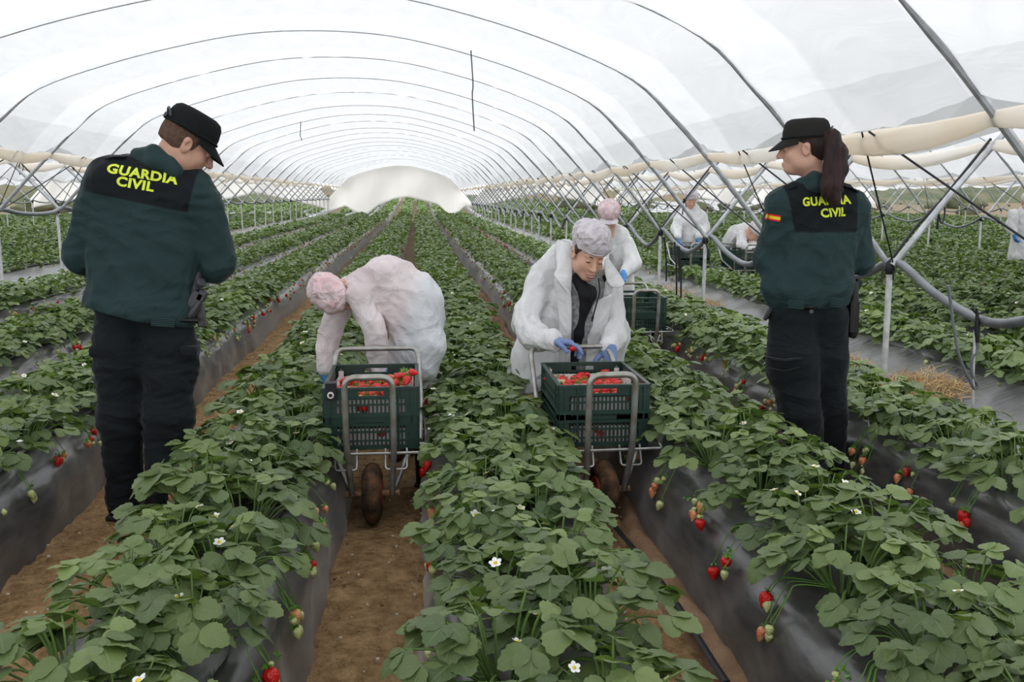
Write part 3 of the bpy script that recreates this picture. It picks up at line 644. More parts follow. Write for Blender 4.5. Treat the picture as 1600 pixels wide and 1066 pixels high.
# dry straw heaps at the post feet
def straw(c, r, n, label, seed):
    q = random.Random(seed); m = MB()
    for i in range(n):
        a = q.uniform(0, 6.28); d = r * math.sqrt(q.random()); p = Vector(c) + Vector((math.cos(a) * d, math.sin(a) * d * .8, q.uniform(0, .5) * (r - d)))
        v = Vector((q.uniform(-1, 1), q.uniform(-1, 1), q.uniform(-.1, .9))).normalized() * q.uniform(.06, .15); v2 = v + Vector((q.uniform(-.03, .03), q.uniform(-.03, .03), -.03))
        m.tube([p, p + v * .5, p + v2], [.002, .0022, .0008], 3)
    tag(m.build('straw_heap', M['straw'], None), label, 'straw', kind='stuff')
straw(at_z(1440, 612, .22), .30, 700, 'heap of dry yellow straw around the foot of the near post', 1)
straw(at_z(1318, 570, .22), .16, 160, 'tuft of dry straw on the film strip behind the female officer', 2)
straw(at_z(1040, 462, .2), .35, 300, 'dry straw on the film strip by the second post', 3)
straw(at_z(1085, 480, .2), .35, 300, 'dry straw on the film strip behind the worker with the peaked cap', 4)
for i in range(5): straw((-5.0, 18 + 6 * i, .15), .8, 300, f'dry straw at the left posts, {ordinal(i + 1)} heap from the front', 10 + i)

# two cords hanging from the roof
m = MB(); a = at_y(735, 68, 9.5); b = at_y(741, 205, 9.5); m.tube(catmull([a, at_y(739, 130, 9.5), at_y(738, 150, 9.5), b], 4), .006, 5); tag(m.build('hanging_string', M['black']), 'thin dark string hanging from the roof film right of centre', 'string')
m = MB(); m.tube([at_y(470, 190, 16), at_y(469, 212, 16), at_y(472, 220, 16)], .006, 5); tag(m.build('hanging_string', M['black']), 'short dark string hanging from the roof left of centre', 'string')

# ------------------------------------------------------------ land beyond the tunnels
def mound(x, y, w, d, h, label, matn, seed, name='distant_mound'):
    us = np.linspace(-1, 1, 41); vs = np.linspace(-1, 1, 13); V = []
    for v in vs:
        for u in us:
            e = max(0, 1 - u * u) ** .7 * max(0, 1 - v * v)
            V.append((x + u * w, y + v * d, -.3 + float(hill_z(np.array(y))) + (h + .3) * e * (1 + .18 * math.sin(u * 17 + seed) + .1 * math.sin(u * 41 + v * 9))))
    n = len(us); Fc = [(i * n + k, i * n + k + 1, (i + 1) * n + k + 1, (i + 1) * n + k) for i in range(len(vs) - 1) for k in range(n - 1)]
    tag(mesh_obj(name, V, Fc, M[matn], None, True, world=True), label, kind='structure')
mound(-16, 84, 9, 9, 2.3, 'brown green slope beyond the left side', 'hill', 1); mound(-34, 90, 16, 9, 2.2, 'wooded rise far left', 'shrub', 2); mound(-7, 96, 6, 5, 1.1, 'low slope', 'hill', 7)
mound(16, 84, 9, 8, 1.7, 'brown slope beyond the right side', 'hill', 3); mound(34, 86, 14, 8, 1.2, 'wooded rise far right', 'shrub', 4); mound(56, 90, 16, 8, 1.5, 'wooded rise at the right edge', 'shrub', 5)
rb = random.Random(5)
SHX = [-38 + 2.5 * i for i in range(12)] + [10 + 2.6 * i for i in range(17)]
for i, x in enumerate(SHX):
    y = rb.uniform(60, 70); s = rb.uniform(.6, 1.25); x += rb.uniform(-.3, .3); V = []; ico = bmesh.new(); bmesh.ops.create_icosphere(ico, subdivisions=3, radius=1)
    P = np.array([v.co[:] for v in ico.verts]); Fc = [tuple(v.index for v in f.verts) for f in ico.faces]; ico.free()
    P = P * (1 + .18 * wrinkle(P, 2.5, i) + .10 * wrinkle(P, 7, i + 50))[:, None] * np.array([s * 1.3, s, s * .75]) + np.array([x, y, s * .45 + .1])
    side = 'right' if x > 0 else 'left'
    tag(mesh_obj('distant_shrub', P, Fc, M['shrub'], None, True, world=True), f"dull green shrub, {ordinal((i if i < 12 else i - 12) + 1)} from the left in the hedge beyond the {side} field", 'shrub', f"far hedge shrubs beyond the {side} field")
# ------------------------------------------------------------ strawberry plants
def leaflet(L, W, r, nu=10, nv=5):
    """rounded toothed leaflet lying along +x from the origin; returns verts, uvs, faces"""
    V = []; U = []; fold = r.uniform(.05, .28); dr = r.uniform(.05, .35); tw = r.uniform(-.15, .15)
    for i in range(nu + 1):
        u = i / nu; w = W * (math.sin(math.pi * min(1, u ** .82 * .985 + .0)) ** .62 if 0 < u < 1 else (.06 if u == 0 else .22))
        if 0 < i < nu: w *= 1 + (.055 if i % 2 else -.045)
        for j in range(nv):
            v = -1 + 2 * j / (nv - 1); y = v * w; x = L * u - (.05 * L if abs(v) == 1 and i % 2 == 0 else 0)
            z = fold * abs(y) * (1 - .3 * abs(v)) - dr * L * u * u + tw * y + .012 * L * math.sin(u * 19) * abs(v)
            V.append((x, y, z)); U.append((u, v))
    return np.array(V), U, [(i * nv + j, (i + 1) * nv + j, (i + 1) * nv + j + 1, i * nv + j + 1) for i in range(nu) for j in range(nv - 1)]
def rotm(yaw, pitch, roll=0):
    return np.array(Matrix.Rotation(yaw, 3, 'Z') @ Matrix.Rotation(-pitch, 3, 'Y') @ Matrix.Rotation(roll, 3, 'X'))
def make_foliage(seed, nleaf=35, size=1.0):
    r = random.Random(seed); V = []; Fc = []; U = []; T = []; st = MB(); n = 0
    for i in range(nleaf):
        az = i * 2.399 + r.uniform(-.5, .5); q = (i + .5) / nleaf; rad = .03 + .185 * math.sqrt(q) * r.uniform(.8, 1.1)
        hx = .165 - .115 * q ** 1.4 + r.uniform(-.03, .03)
        base = Vector((math.cos(az) * .02, math.sin(az) * .02 * 2, 0)); tip = Vector((math.cos(az) * rad * .92, math.sin(az) * rad * 1.1, hx * size))
        st.tube(catmull([base, base.lerp(tip, .55) + Vector((0, 0, .03)), tip], 3), [.0028] * 6 + [.0018], 4, cap=False)
        pit = r.uniform(-.4, .3) - .35 * q; L = r.uniform(.052, .072) * size; tone = min(1, max(0, r.gauss(.38, .22)))
        if i < 3: L *= .75; tone = min(1, tone + .35); pit += .5
        yaw0 = az + r.uniform(-.7, .7)
        for da, sc in ((-1.22, .95), (0, 1.08), (1.22, .95)):
            lv, lu, lf = leaflet(L * sc, L * sc * r.uniform(.44, .54), r)
            lv = lv + np.array([.004, 0, 0])
            Rl = rotm(yaw0, pit, r.uniform(-.25, .25)) @ rotm(da, -.10 + r.uniform(-.12, .12))
            V.append(lv @ Rl.T + np.array(tip)); U += lu; T += [min(1, max(0, tone + r.uniform(-.07, .07)))] * len(lv); Fc += [tuple(a + n for a in f) for f in lf]; n += len(lv)
    V = np.concatenate(V); return V, Fc, U, T, st
def berry_mesh(seed, L, kind):
    r = random.Random(seed); m = MB(); N = 12; W = L * r.uniform(.34, .43); prof = [(0, .02), (.04, .55), (.14, .86), (.28, 1.0), (.45, .96), (.62, .78), (.78, .54), (.9, .30), (.97, .14), (1, .01)]
    m.revolve([(-h * L, w * W) for h, w in prof], (0, 0, 0), (0, 0, 1), N, 0)
    for k in range(7):
        a = k * 2 * math.pi / 7 + r.uniform(-.2, .2); d = Vector((math.cos(a), math.sin(a), 0)); sd = Vector((-d.y, d.x, 0)) * W * .3; l = W * r.uniform(1.0, 1.35); up = r.uniform(.0, .5) * W
        c = Vector((0, 0, .002)); m.add([c - sd * .5, c + sd * .5, c + d * l * .6 + sd * .7 + Vector((0, 0, up * .6)), c + d * l + Vector((0, 0, up)), c + d * l * .6 - sd * .7 + Vector((0, 0, up * .6))], [(0, 1, 2, 3, 4)], 1)
    m.tube([(0, 0, 0), (0, 0, .012)], .0018, 4, 1)
    me = m.build('berry', [M[kind], M['calyx']], None, world=False); C.objects.unlink(me); d = me.data; bpy.data.objects.remove(me); return d
BERRY = {k: [berry_mesh(i * 7 + j, L, k) for i, L in enumerate(Ls)] for j, (k, Ls) in enumerate({'red': (.042, .050, .046), 'blush': (.038, .044), 'green': (.026, .032, .038, .022)}.items())}
def flower_mesh(seed):
    r = random.Random(seed); m = MB(); R_ = .0145
    for k in range(5):
        a = k * 2 * math.pi / 5; d = Vector((math.cos(a), math.sin(a), 0)); s = Vector((-d.y, d.x, 0))
        pts = [d * R_ * .15] + [d * R_ * (.62 + .45 * math.cos(t)) + s * R_ * .42 * math.sin(t) + Vector((0, 0, .003 + .002 * math.cos(t))) for t in (-2.2, -1.4, -.7, 0, .7, 1.4, 2.2)]
        m.add(pts, [tuple(range(8))], 0)
        c = d.copy(); c.rotate(Matrix.Rotation(.63, 3, 'Z')); e = Vector((-c.y, c.x, 0)); m.add([Vector((0, 0, -.001)) - e * .003, Vector((0, 0, -.001)) + e * .003, c * R_ * 1.15 + Vector((0, 0, -.003))], [(0, 1, 2)], 2)
    m.revolve([(0, .0048), (.002, .0045), (.0042, .003), (.005, .0002)], (0, 0, .001), (0, 0, 1), 8, 1)
    me = m.build('flower', [M['petal'], M['pollen'], M['calyx']], None, world=False); C.objects.unlink(me); d = me.data; bpy.data.objects.remove(me); return d
FLOWER = [flower_mesh(i) for i in range(2)]
FOL = []
for v in range(10):
    V, Fc, U, T, st = make_foliage(100 + v)
    o = mesh_obj('foliage', V, Fc, M['leaf'], None, True, world=False, attrs={'tone': T}, uv=U); fd = o.data; C.objects.unlink(o); bpy.data.objects.remove(o)
    o = st.build('stalks', M['stem'], None, world=False); sd = o.data; C.objects.unlink(o); bpy.data.objects.remove(o)
    FOL.append((fd, sd))

BTOP = .305
BED = {n: (a, b) for n, a, b in BEDS}
SIDES = {'A': (.62, 'R'), 'B': (.5, 'LR'), 'C': (.62, 'L'), 'D': (.62, 'L'), 'E': (.62, 'R'), 'G': (.62, 'R'), 'I': (.62, 'R')}
plants = []                     # (distance, bed, index, x, y, side)
rp = random.Random(21)
for bi, (nm, x0, x1) in enumerate(BEDS):
    y = 1.15 + rp.uniform(0, .1); i = 0; cx = (x0 + x1) / 2
    while y < 52:
        s = 1 if i % 2 else -1
        plants.append((nm, i, cx + s * .095 + rp.uniform(-.025, .025), y + rp.uniform(-.03, .03), s)); y += .205 + (0 if y < 15 else .03); i += 1
def inview(x, y, mg=90):
    t = to_px((x, y, .35)); return t is not None and -mg < t[0] < 1600 + mg and t[1] < 1066 + 170
vis = sorted([p for p in plants if inview(p[2], p[3])], key=lambda p: p[2] ** 2 + p[3] ** 2)
NEAR = vis[:300]; nearset = {(p[0], p[1]) for p in NEAR}
BEDNAME = {'A': 'bed left of the first cart', 'B': 'centre bed between the carts', 'C': 'bed right of the second cart', 'D': 'bed nearest the right posts',
           'E': 'bed left of the male officer', 'G': 'second bed left of the officer', 'I': 'third bed left of the officer'}
def bedname(nm):
    if nm in BEDNAME: return BEDNAME[nm]
    return f"{ordinal(int(nm[2]) + 1)} bed beyond the right posts" if nm[0] == 'R' else f"{ordinal(7 - int(nm[2]))} bed beyond the left posts"
def link(name, data, parent, loc=(0, 0, 0), rot=(0, 0, 0), sc=1):
    o = bpy.data.objects.new(name, data); C.objects.link(o); o.parent = parent; o.location = loc; o.rotation_euler = rot; o.scale = (sc, sc, sc); return o
order = {}
for p in sorted(NEAR, key=lambda p: p[3]): order.setdefault(p[0], []).append(p)
def place_plant(nm, idx, x, y, s, ordn):
    r = random.Random(hash((ord(nm[0]) * 31 + len(nm), idx, int(nm[1:] or 0))) & 0xffffff)
    x0, x1 = BED[nm]; root = empty('strawberry_plant', (x, y, BTOP)); root.rotation_euler = (0, 0, 0)
    fd, sd = FOL[r.randrange(10)]; rz = r.uniform(0, 6.28); sc = r.uniform(.88, 1.14)
    link('foliage', fd, root, (0, 0, r.uniform(-.01, .01)), (0, 0, rz), sc); link('stalks', sd, root, (0, 0, 0), (0, 0, rz), sc)
    for k in range(r.choice((0, 1, 1, 2, 2, 3))):
        a = r.uniform(0, 6.28); d = r.uniform(.03, .17); link('flower', FLOWER[k % 2], root, (math.cos(a) * d, math.sin(a) * d, .15 + r.uniform(-.02, .05) - d * .35), (r.uniform(-.7, .2), r.uniform(-.5, .5), a), r.uniform(.85, 1.25))
    # fruit truss hanging over the shoulder on the plant's own side of the bed
    edge = (x1 - x) if s > 0 else (x0 - x); nred = 0
    many = (s > 0 and nm in 'AEGI') or (s < 0 and nm in 'CD') or nm[0] == 'B'
    n = r.choice((3, 4, 5, 6, 7, 9)) if many else r.choice((0, 1, 2, 3)); tr = MB(); cy = r.uniform(-.07, .07)
    zc = r.uniform(-.085, -.01)
    for k in range(n):
        ty = r.random(); kind = 'red' if ty < .17 else ('blush' if ty < .34 else 'green'); nred += kind == 'red'
        z = zc + r.uniform(-.045, .05); by = cy + r.uniform(-.085, .085)
        out = .0 + (.025 if z < -.05 else -.03 if z > -.0 else 0); bx = edge + s * (out * .6 - .028 - .15 * max(0, z + .06)) 
        data = BERRY[kind][r.randrange(len(BERRY[kind]))]
        link('berry', data, root, (bx, by, z), (r.uniform(-.5, .5), -s * r.uniform(-.1, .5), r.uniform(0, 6.28) * 0 + r.uniform(-.4, .4)), r.uniform(.85, 1.2))
        tr.tube(catmull([(s * .03, by * .3, .03), (edge * .62, by * .6, .045), (edge - s * .06, by * .9, max(z * .3, -.02) + .035), (bx, by, z + .01)], 4), .0016, 4, cap=False)
    for k in range(r.choice((1, 2, 4)) if many else 0):   # small green leafy sepals and buds between the fruit
        b = Vector((edge - s * r.uniform(.01, .05), cy + r.uniform(-.08, .08), zc + r.uniform(0, .06)))
        for j in range(6):
            d = Vector((r.uniform(-1, 1), r.uniform(-1, 1), r.uniform(-1, 1))).normalized() * .014; tr.add([b, b + d * .6 + Vector((.004, 0, .003)), b + d * 1.2, b + d * .6 - Vector((.004, 0, .003))], [(0, 1, 2, 3)])
    if tr.v: tr.build('fruit_stalk', M['stem'] if not many else M['calyx'], root, world=False)
    look = 'with ripe red fruit' if nred >= 2 else ('with one ripe berry' if nred == 1 else ('with pale unripe fruit' if n else 'without fruit'))
    tag(root, f"strawberry plant {look}, {ordinal(ordn)} from the front, {bedname(nm)}", 'strawberry plant', f"strawberry plants on the {bedname(nm)}")
for nm, lst in order.items():
    for j, (n_, idx, x, y, s) in enumerate(lst): place_plant(nm, idx, x, y, s, j + 1)

# everything further away: one mass of plants (thousands)
rest = [p for p in plants if (p[0], p[1]) not in nearset and (p[3] > 2.2 or abs(p[2]) < 6)]
for nm, x0, x1 in BEDS:         # rows running on up the hill behind the tunnels
    if abs((x0 + x1) / 2) < 14:
        for y in np.arange(56, 91, .34): rest.append((nm, 0, (x0 + x1) / 2 + rp.uniform(-.12, .12), y, 1))
g = np.random.default_rng(5)
PX = np.array([p[2] for p in rest]); PY = np.array([p[3] for p in rest]); PS = np.array([p[4] for p in rest]); PZ = BTOP + hill_z(PY)
dist = np.sqrt(PX ** 2 + PY ** 2)
V_, T_, U_ = [], [], []
def far_leaflets(sel, nl, size, spread):
    k = sel.sum(); n = k * nl
    if not n: return
    cx = np.repeat(PX[sel], nl); cy = np.repeat(PY[sel], nl); cz = np.repeat(PZ[sel], nl)
    a = g.uniform(0, 2 * np.pi, n); rr_ = np.sqrt(g.random(n)) * spread; hz = .165 - .095 * (rr_ / spread) ** 2 + g.uniform(-.05, .03, n)
    c = np.stack([cx + np.cos(a) * rr_, cy + np.sin(a) * rr_ * 1.1, cz + hz], 1)
    ya = g.uniform(0, 2 * np.pi, n); pi_ = g.normal(-.2, .35, n); ro = g.normal(0, .35, n)
    cyaw, syaw, cp_, sp_, cr_, sr_ = np.cos(ya), np.sin(ya), np.cos(pi_), np.sin(pi_), np.cos(ro), np.sin(ro)
    ex = np.stack([cyaw * cp_, syaw * cp_, sp_], 1); ey = np.stack([-syaw * cr_, cyaw * cr_, sr_], 1); ez = np.cross(ex, ey)
    L = (size * g.uniform(.8, 1.2, n))[:, None]
    tmpl = [(0, 0, 0), (.5, -.5, .10), (1, -.25, .0), (1.05, 0, -.14), (1, .25, .0), (.5, .5, .10), (.55, 0, -.02)]
    P = np.stack([c + ex * L * t[0] + ey * L * t[1] + ez * L * t[2] for t in tmpl], 1)
    V_.append(P.reshape(-1, 3)); T_.append(np.repeat(np.clip(g.normal(.42, .22, n), 0, 1), 7)); U_.append(np.tile(np.array([(t[0], t[1] * 2) for t in tmpl]), (n, 1)))
far_leaflets(dist < 20, 70, .066, .225); far_leaflets((dist >= 20) & (dist < 34), 34, .095, .24); far_leaflets(dist >= 34, 15, .15, .25)
V = np.concatenate(V_); n = len(V) // 7; b = np.arange(n)[:, None] * 7
Fc = np.concatenate([b + np.array([[0, 1, 6, 5]]), b + np.array([[1, 2, 3, 6]]), b + np.array([[6, 3, 4, 5]])])
print('far leaflets', n)
mass = mesh_obj('strawberry_rows', V, Fc, M['leaf'], None, True, world=False, attrs={'tone': np.concatenate(T_)}, uv=np.concatenate(U_))
tag(mass, 'rows of strawberry plants stretching away to the far end of the field', 'strawberry plants', kind='stuff')
def bits(name, n_per, kinds, size, mats, label, top):
    sel = np.where(dist < 46)[0]; idx = np.repeat(sel, n_per); idx = idx[g.random(len(idx)) < .8]; n = len(idx)
    sz = size * np.where(dist[idx] > 20, 1.35, 1.0)
    if top: c = np.stack([PX[idx] + g.normal(0, .13, n), PY[idx] + g.normal(0, .13, n), PZ[idx] + .155 + g.uniform(-.02, .05, n)], 1); s3 = np.array([1, 1, .5])
    else:
        sd = PS[idx]; c = np.stack([PX[idx] + sd * (.215 + g.uniform(-.02, .02, n)), PY[idx] + g.normal(0, .08, n), PZ[idx] - .05 + g.uniform(-.08, .05, n)], 1); s3 = np.array([.8, .8, 1.3])
    oc = np.array([(1, 0, 0), (0, 1, 0), (-1, 0, 0), (0, -1, 0), (0, 0, .6), (0, 0, -1.2)]) * s3
    P = c[:, None, :] + oc[None] * sz[:, None, None]; b = np.arange(n)[:, None] * 6
    Fc = np.concatenate([b + np.array([q]) for q in [(0, 1, 4), (1, 2, 4), (2, 3, 4), (3, 0, 4), (1, 0, 5), (2, 1, 5), (3, 2, 5), (0, 3, 5)]])
    mi = np.tile(g.choice(len(mats), n, p=kinds), 8)
    o = mesh_obj(name, P.reshape(-1, 3), Fc, mats, None, not top, mi, False); tag(o, label, 'strawberries' if not top else 'flowers', kind='stuff')
bits('distant_strawberries', 4, [.22, .28, .5], .017, [M['red'], M['blush'], M['green']], 'ripening strawberries hanging along the far rows', False)
bits('distant_flowers', 2, [1.0], .015, [M['petal']], 'white blossoms dotting the far rows', True)
# ------------------------------------------------------------ picking carts and crates
def crate_mesh(seed=0):
    """60 x 40 cm slatted harvest crate, long side along y, origin at the centre of its foot"""
    m = MB(); W, L, H = .385, .56, .150; t = .010
    def wall(p0, p1, handle):
        p0 = Vector(p0); p1 = Vector(p1); d = (p1 - p0); l = d.length; d.normalize(); nrm = Vector((d.y, -d.x, 0)); R = Matrix((d, nrm, Vector((0, 0, 1)))).transposed()
        def bar(a, b, z0, z1, th=t * .7, off=0): m.box(p0 + d * (a + b) / 2 + Vector((0, 0, (z0 + z1) / 2)) + nrm * off, (b - a, th, z1 - z0), R)
        bar(0, l, 0, .018); hw = .055 if handle else 0; c = l / 2
        if handle:
            bar(0, c - hw, .112, H); bar(c + hw, l, .112, H); bar(c - hw, c + hw, H - .014, H); bar(c - hw, c + hw, .108, .116)
        else: bar(0, l, .112, H)
        bar(-.004, l + .004, H - .006, H + .004, t * 1.8, .003); bar(0, l, .107, .113, t * 1.4, .003); bar(0, l, .074, .080, t * 1.4, .003); bar(0, l, .036, .041, t * 1.4, .003)
        bar(0, .045, .018, .112); bar(l - .045, l, .018, .112)
        n = int((l - .09) / .0165)
        for i in range(n + 1): x = .045 + (l - .09) * i / n; bar(x - .0038, x + .0038, .018, .112)
        bar(.045, l - .045, .094, .107, t * .7)if not handle else bar(.045, l - .045, .100, .108)
        for x in (.02, .075, l - .075, l - .02): bar(x - .003, x + .003, .0, H, t * 1.6, .004)
    wall((-W / 2, -L / 2, 0), (W / 2, -L / 2, 0), True); wall((W / 2, L / 2, 0), (-W / 2, L / 2, 0), True)
    wall((W / 2, -L / 2, 0), (W / 2, L / 2, 0), False); wall((-W / 2, L / 2, 0), (-W / 2, -L / 2, 0), False)
    for i in range(14): y = -L / 2 + .02 + i * (L - .04) / 13; m.box((0, y, .006), (W - .01, .022, .006))
    for i in range(4): m.box((-W / 2 + .05 + i * .1, 0, .005), (.03, L - .01, .006))
    o = m.build('harvest_crate', M['crate'], None, smooth=False, world=False); return o
crate0 = crate_mesh(); crate_used = [False]
def crate(loc, label):
    o = crate0 if not crate_used[0] else crate0.copy()
    if crate_used[0]: C.objects.link(o)
    crate_used[0] = True
    o.location = loc; o.rotation_euler = (0, 0, 0); tag(o, label, 'crate', 'dark green harvest crates on the carts'); return o
def punnet(loc, w, l, h, label, rz=0):
    m = MB(); t = .003
    m.box((0, 0, .002), (w, l, .003))
    for s in (-1, 1):
        m.box((s * w / 2, 0, h / 2), (t, l, h)); m.box((0, s * l / 2, h / 2), (w, t, h))
        for q in (-1, 1): m.box((s * (w / 2 - .012), q * (l / 2 - .002), h + .012), (.024, t, .03)); m.tube(catmull([(s * (w / 2 - .018), q * l / 2, h + .025), (s * (w / 2 - .012), q * l / 2, h + .036), (s * (w / 2 - .006), q * l / 2, h + .025)], 3), .0015, 4, 1)
    o = m.build('card_punnet', [M['card'], M['cartsteel']], None, smooth=False, world=False); o.location = loc; o.rotation_euler = (0, 0, rz); tag(o, label, 'box', 'white card punnets in the crates'); return o
rc = random.Random(4)
def loose_berries(x, y, z, w, l, n, where, heap=None):
    pts = []
    for tries in range(n * 40):
        if len(pts) >= n: break
        px, py = rc.uniform(-w / 2, w / 2), rc.uniform(-l / 2, l / 2)
        if all((px - a) ** 2 + (py - b) ** 2 > .026 ** 2 for a, b in pts): pts.append((px, py))
    rows = {}
    for p in pts: rows.setdefault(int((p[1] + l / 2) / .04), []).append(p)
    for ri, rk in enumerate(sorted(rows)):
        for ci, (px, py) in enumerate(sorted(rows[rk])):
            kind = 'red' if rc.random() < .93 else 'blush'
            o = bpy.data.objects.new('picked_strawberry', BERRY[kind][rc.randrange(len(BERRY[kind]))]); C.objects.link(o)
            hz = heap(px, py) if heap else 0
            o.location = (x + px, y + py, z + hz + rc.uniform(-.006, .008)); o.rotation_euler = (rc.uniform(.9, 2.2), rc.uniform(-.5, .5), rc.uniform(0, 6.28)); sc = rc.uniform(.9, 1.15); o.scale = (sc,) * 3
            tag(o, f'picked strawberry, {ordinal(ci + 1)} from left, {ordinal(ri + 1)} row from front, {where}', 'strawberry', f'picked strawberries, {where}')

def make_cart(x, y, label, wheel_yaw=0, detail=True, rz=0, zc=0):
    """one-wheeled tubular picking cart; (x, y) is the wheel's contact point, the handle is away from the camera (+y)"""
    root = empty('picking_cart', (x, y, zc + .005), rz); tag(root, label, 'cart', 'picking carts in the furrows')
    def part(fn, name, matn, parent=root):
        m = MB(); fn(m); return m.build(name, M[matn], parent, world=False)
    # front bumper U rising from the axle
    part(lambda m: m.tube(fillet([(-.085, -.02, .13), (-.097, -.10, .35), (-.098, -.135, .66), (.098, -.135, .66), (.097, -.10, .35), (.085, -.02, .13)], .05, 6), .0135, 10), 'front_guard', 'cartsteel')
    # load bed
    def bedf(m):
        for z, h in ((.325, .215),):
            m.tube(fillet([(-.225, -.06, .345), (-.235, -.08, z), (.235, -.08, z), (.225, -.06, .345)], .02), .0065, 8)
        m.tube(fillet([(-.225, -.06, .345), (-.245, -.11, .44), (-.235, -.05, .335), (-.225, .66, .335), (.225, .66, .335), (.235, -.05, .335), (.245, -.11, .44), (.225, -.06, .345)], .015), .0065, 8)
        for yy_ in (.05, .3, .55): m.tube([(-.225, yy_, .33), (.225, yy_, .33)], .006, 6)
        for s in (-1, 1): m.tube(fillet([(s * .15, -.02, .33), (s * .15, -.06, .25), (s * .06, -.06, .25), (s * .06, -.02, .33)], .015), .005, 6)
    part(bedf, 'load_frame', 'cartsteel')
    # struts from the bed to the axle
    for s in (-1, 1): part(lambda m: m.tube(fillet([(s * .175, .12, .33), (s * .15, .02, .28), (s * .092, -.0, .14)], .03), .0125, 10), 'strut', 'cartsteel')
    part(lambda m: m.tube(fillet([(-.205, .10, .33), (-.212, .50, .42), (-.205, .72, .60), (-.19, .77, .635), (.19, .77, .635), (.205, .72, .60), (.212, .50, .42), (.205, .10, .33)], .055, 6), .0125, 10), 'handle', 'cartsteel')
    for s in (-1, 1): part(lambda m: (m.tube([(s * .19, .42, .33), (s * .20, .50, .0)], .015, 8), m.box((s * .20, .50, .006), (.05, .04, .012))), 'leg', 'black')
    wr = empty('wheel', (0, 0, .128), wheel_yaw); wr.parent = root
    def tyre(m):
        R, w = .085, .043; prof = []
        for i in range(17): a = 2 * math.pi * i / 16; prof.append((math.cos(a) * w * (1 - .15 * abs(math.sin(a))), R + math.sin(a) * .043))
        N = 40; V = []
        for k in range(N):
            th = 2 * math.pi * k / N
            for (h, r_) in prof[:-1]:
                lug = .004 if (k % 2 == 0 and r_ > R + .02) else 0; r2 = r_ + lug + rc.uniform(-.001, .001); V.append((h, math.cos(th) * r2, math.sin(th) * r2))
        n = 16; m.add(V, [(k * n + j, ((k + 1) % N) * n + j, ((k + 1) % N) * n + (j + 1) % n, k * n + (j + 1) % n) for k in range(N) for j in range(n)])
    part(tyre, 'tyre', 'mudtyre', wr)
    part(lambda m: (m.revolve([(-.036, .0), (-.036, .02), (-.030, .048), (-.044, .056), (-.030, .062), (.030, .062), (.044, .056), (.030, .048), (.036, .02), (.036, 0)], (0, 0, 0), (1, 0, 0), 24)), 'hub', 'redhub', wr)
    part(lambda m: m.tube([(-.115, 0, .128), (-.05, 0, .128), (.05, 0, .128), (.115, 0, .128)], [.015, .013, .013, .015], 10), 'axle', 'rust')
    return root
CX1, CY1, CX2, CY2 = -.21, 4.02, .79, 3.98
ZB, DZ = .322, .118
def fill(x, y, where): crate((x, y + .30, ZB), f'lower dark green slatted crate {where}'); crate((x, y + .30, ZB + DZ), f'upper dark green slatted crate {where}')
make_cart(CX1, CY1, 'one-wheeled steel cart with two green crates in front of the stooping worker')
make_cart(CX2, CY2, 'one-wheeled steel cart with red hub in front of the smiling worker', .10, rz=.045)
fill(CX1, CY1, 'on the left cart'); fill(CX2, CY2, 'on the smiling worker\'s cart')
for (x, y, wn) in ((CX1, CY1, 'in the left cart'), (CX2, CY2, "in the smiling worker's cart")):
    for zz, h, lv in ((ZB + DZ + .012, .088, 'upper'), (ZB + .012, .075, 'lower')):
        punnet((x, y + .165, zz), .355, .25, h, f'white card punnet in the {lv} crate, front half, {wn}')
        punnet((x, y + .435, zz), .355, .25, h, f'white card punnet in the {lv} crate, rear half, {wn}')
    nm = 'left cart' if x == CX1 else 'second cart'; hp = (lambda px, py: .075 * max(0, px - .02) / .12) if x == CX1 else None
    zt = ZB + DZ
    loose_berries(x, y + .165, zt + .098, .32, .22, 48, f'front box, {nm}', hp); loose_berries(x, y + .435, zt + .090, .32, .22, 40, f'rear box, {nm}')
    loose_berries(x, y + .10, zt + .050, .32, .08, 14, f'under the top fruit, {nm}'); loose_berries(x, y + .10, ZB + .055, .32, .09, 14, f'lower crate, {nm}')
# small black device clipped in the left cart's crate
m = MB(); p = Vector((CX1 - .165, CY1 + .02, ZB + DZ + .14)); m.box(p, (.045, .05, .075)); m.cyl(p + Vector((0, -.026, -.012)), p + Vector((0, -.034, -.012)), .014, 14, 1); m.cyl(p + Vector((0, -.034, -.012)), p + Vector((0, -.036, -.012)), .008, 12, 0)
tag(m.build('clip_device', [M['black'], M['card']], None), 'small black device with a round dial clipped inside the left crate corner', 'device')
p3 = at_y(985, 575, 7.7); X3, Y3 = 1.77, 7.45
make_cart(X3, Y3, 'steel cart in front of the worker with the peaked white cap', detail=False); fill(X3, Y3, 'on the cart of the worker with the peaked cap')
p4 = at_y(1087, 400, 12.6); X4, Y4 = p4.x, 12.6
p5 = at_y(1172, 402, 12.2); X5, Y5 = p5.x, 12.2
make_cart(X4, Y4, 'steel cart in front of the worker standing beyond the posts', zc=.1); make_cart(X5, Y5, 'steel cart in front of the bent worker behind the female officer', zc=.1)
for (x, y, wn) in ((X4, Y4, 'on the cart of the standing worker beyond the posts'), (X5, Y5, 'on the cart of the bent worker behind the female officer')):
    crate((x, y + .30, .42), f'lower dark green crate {wn}'); crate((x, y + .30, .42 + DZ), f'upper dark green crate {wn}')
    punnet((x, y + .165, .42 + DZ + .012), .355, .25, .12, f'white card box {wn}')
    loose_berries(x, y + .165, .42 + DZ + .12, .30, .2, 16, 'standing worker\'s cart' if x == X4 else 'bent worker\'s cart')
p6 = at_y(1600, 375, 13.2)

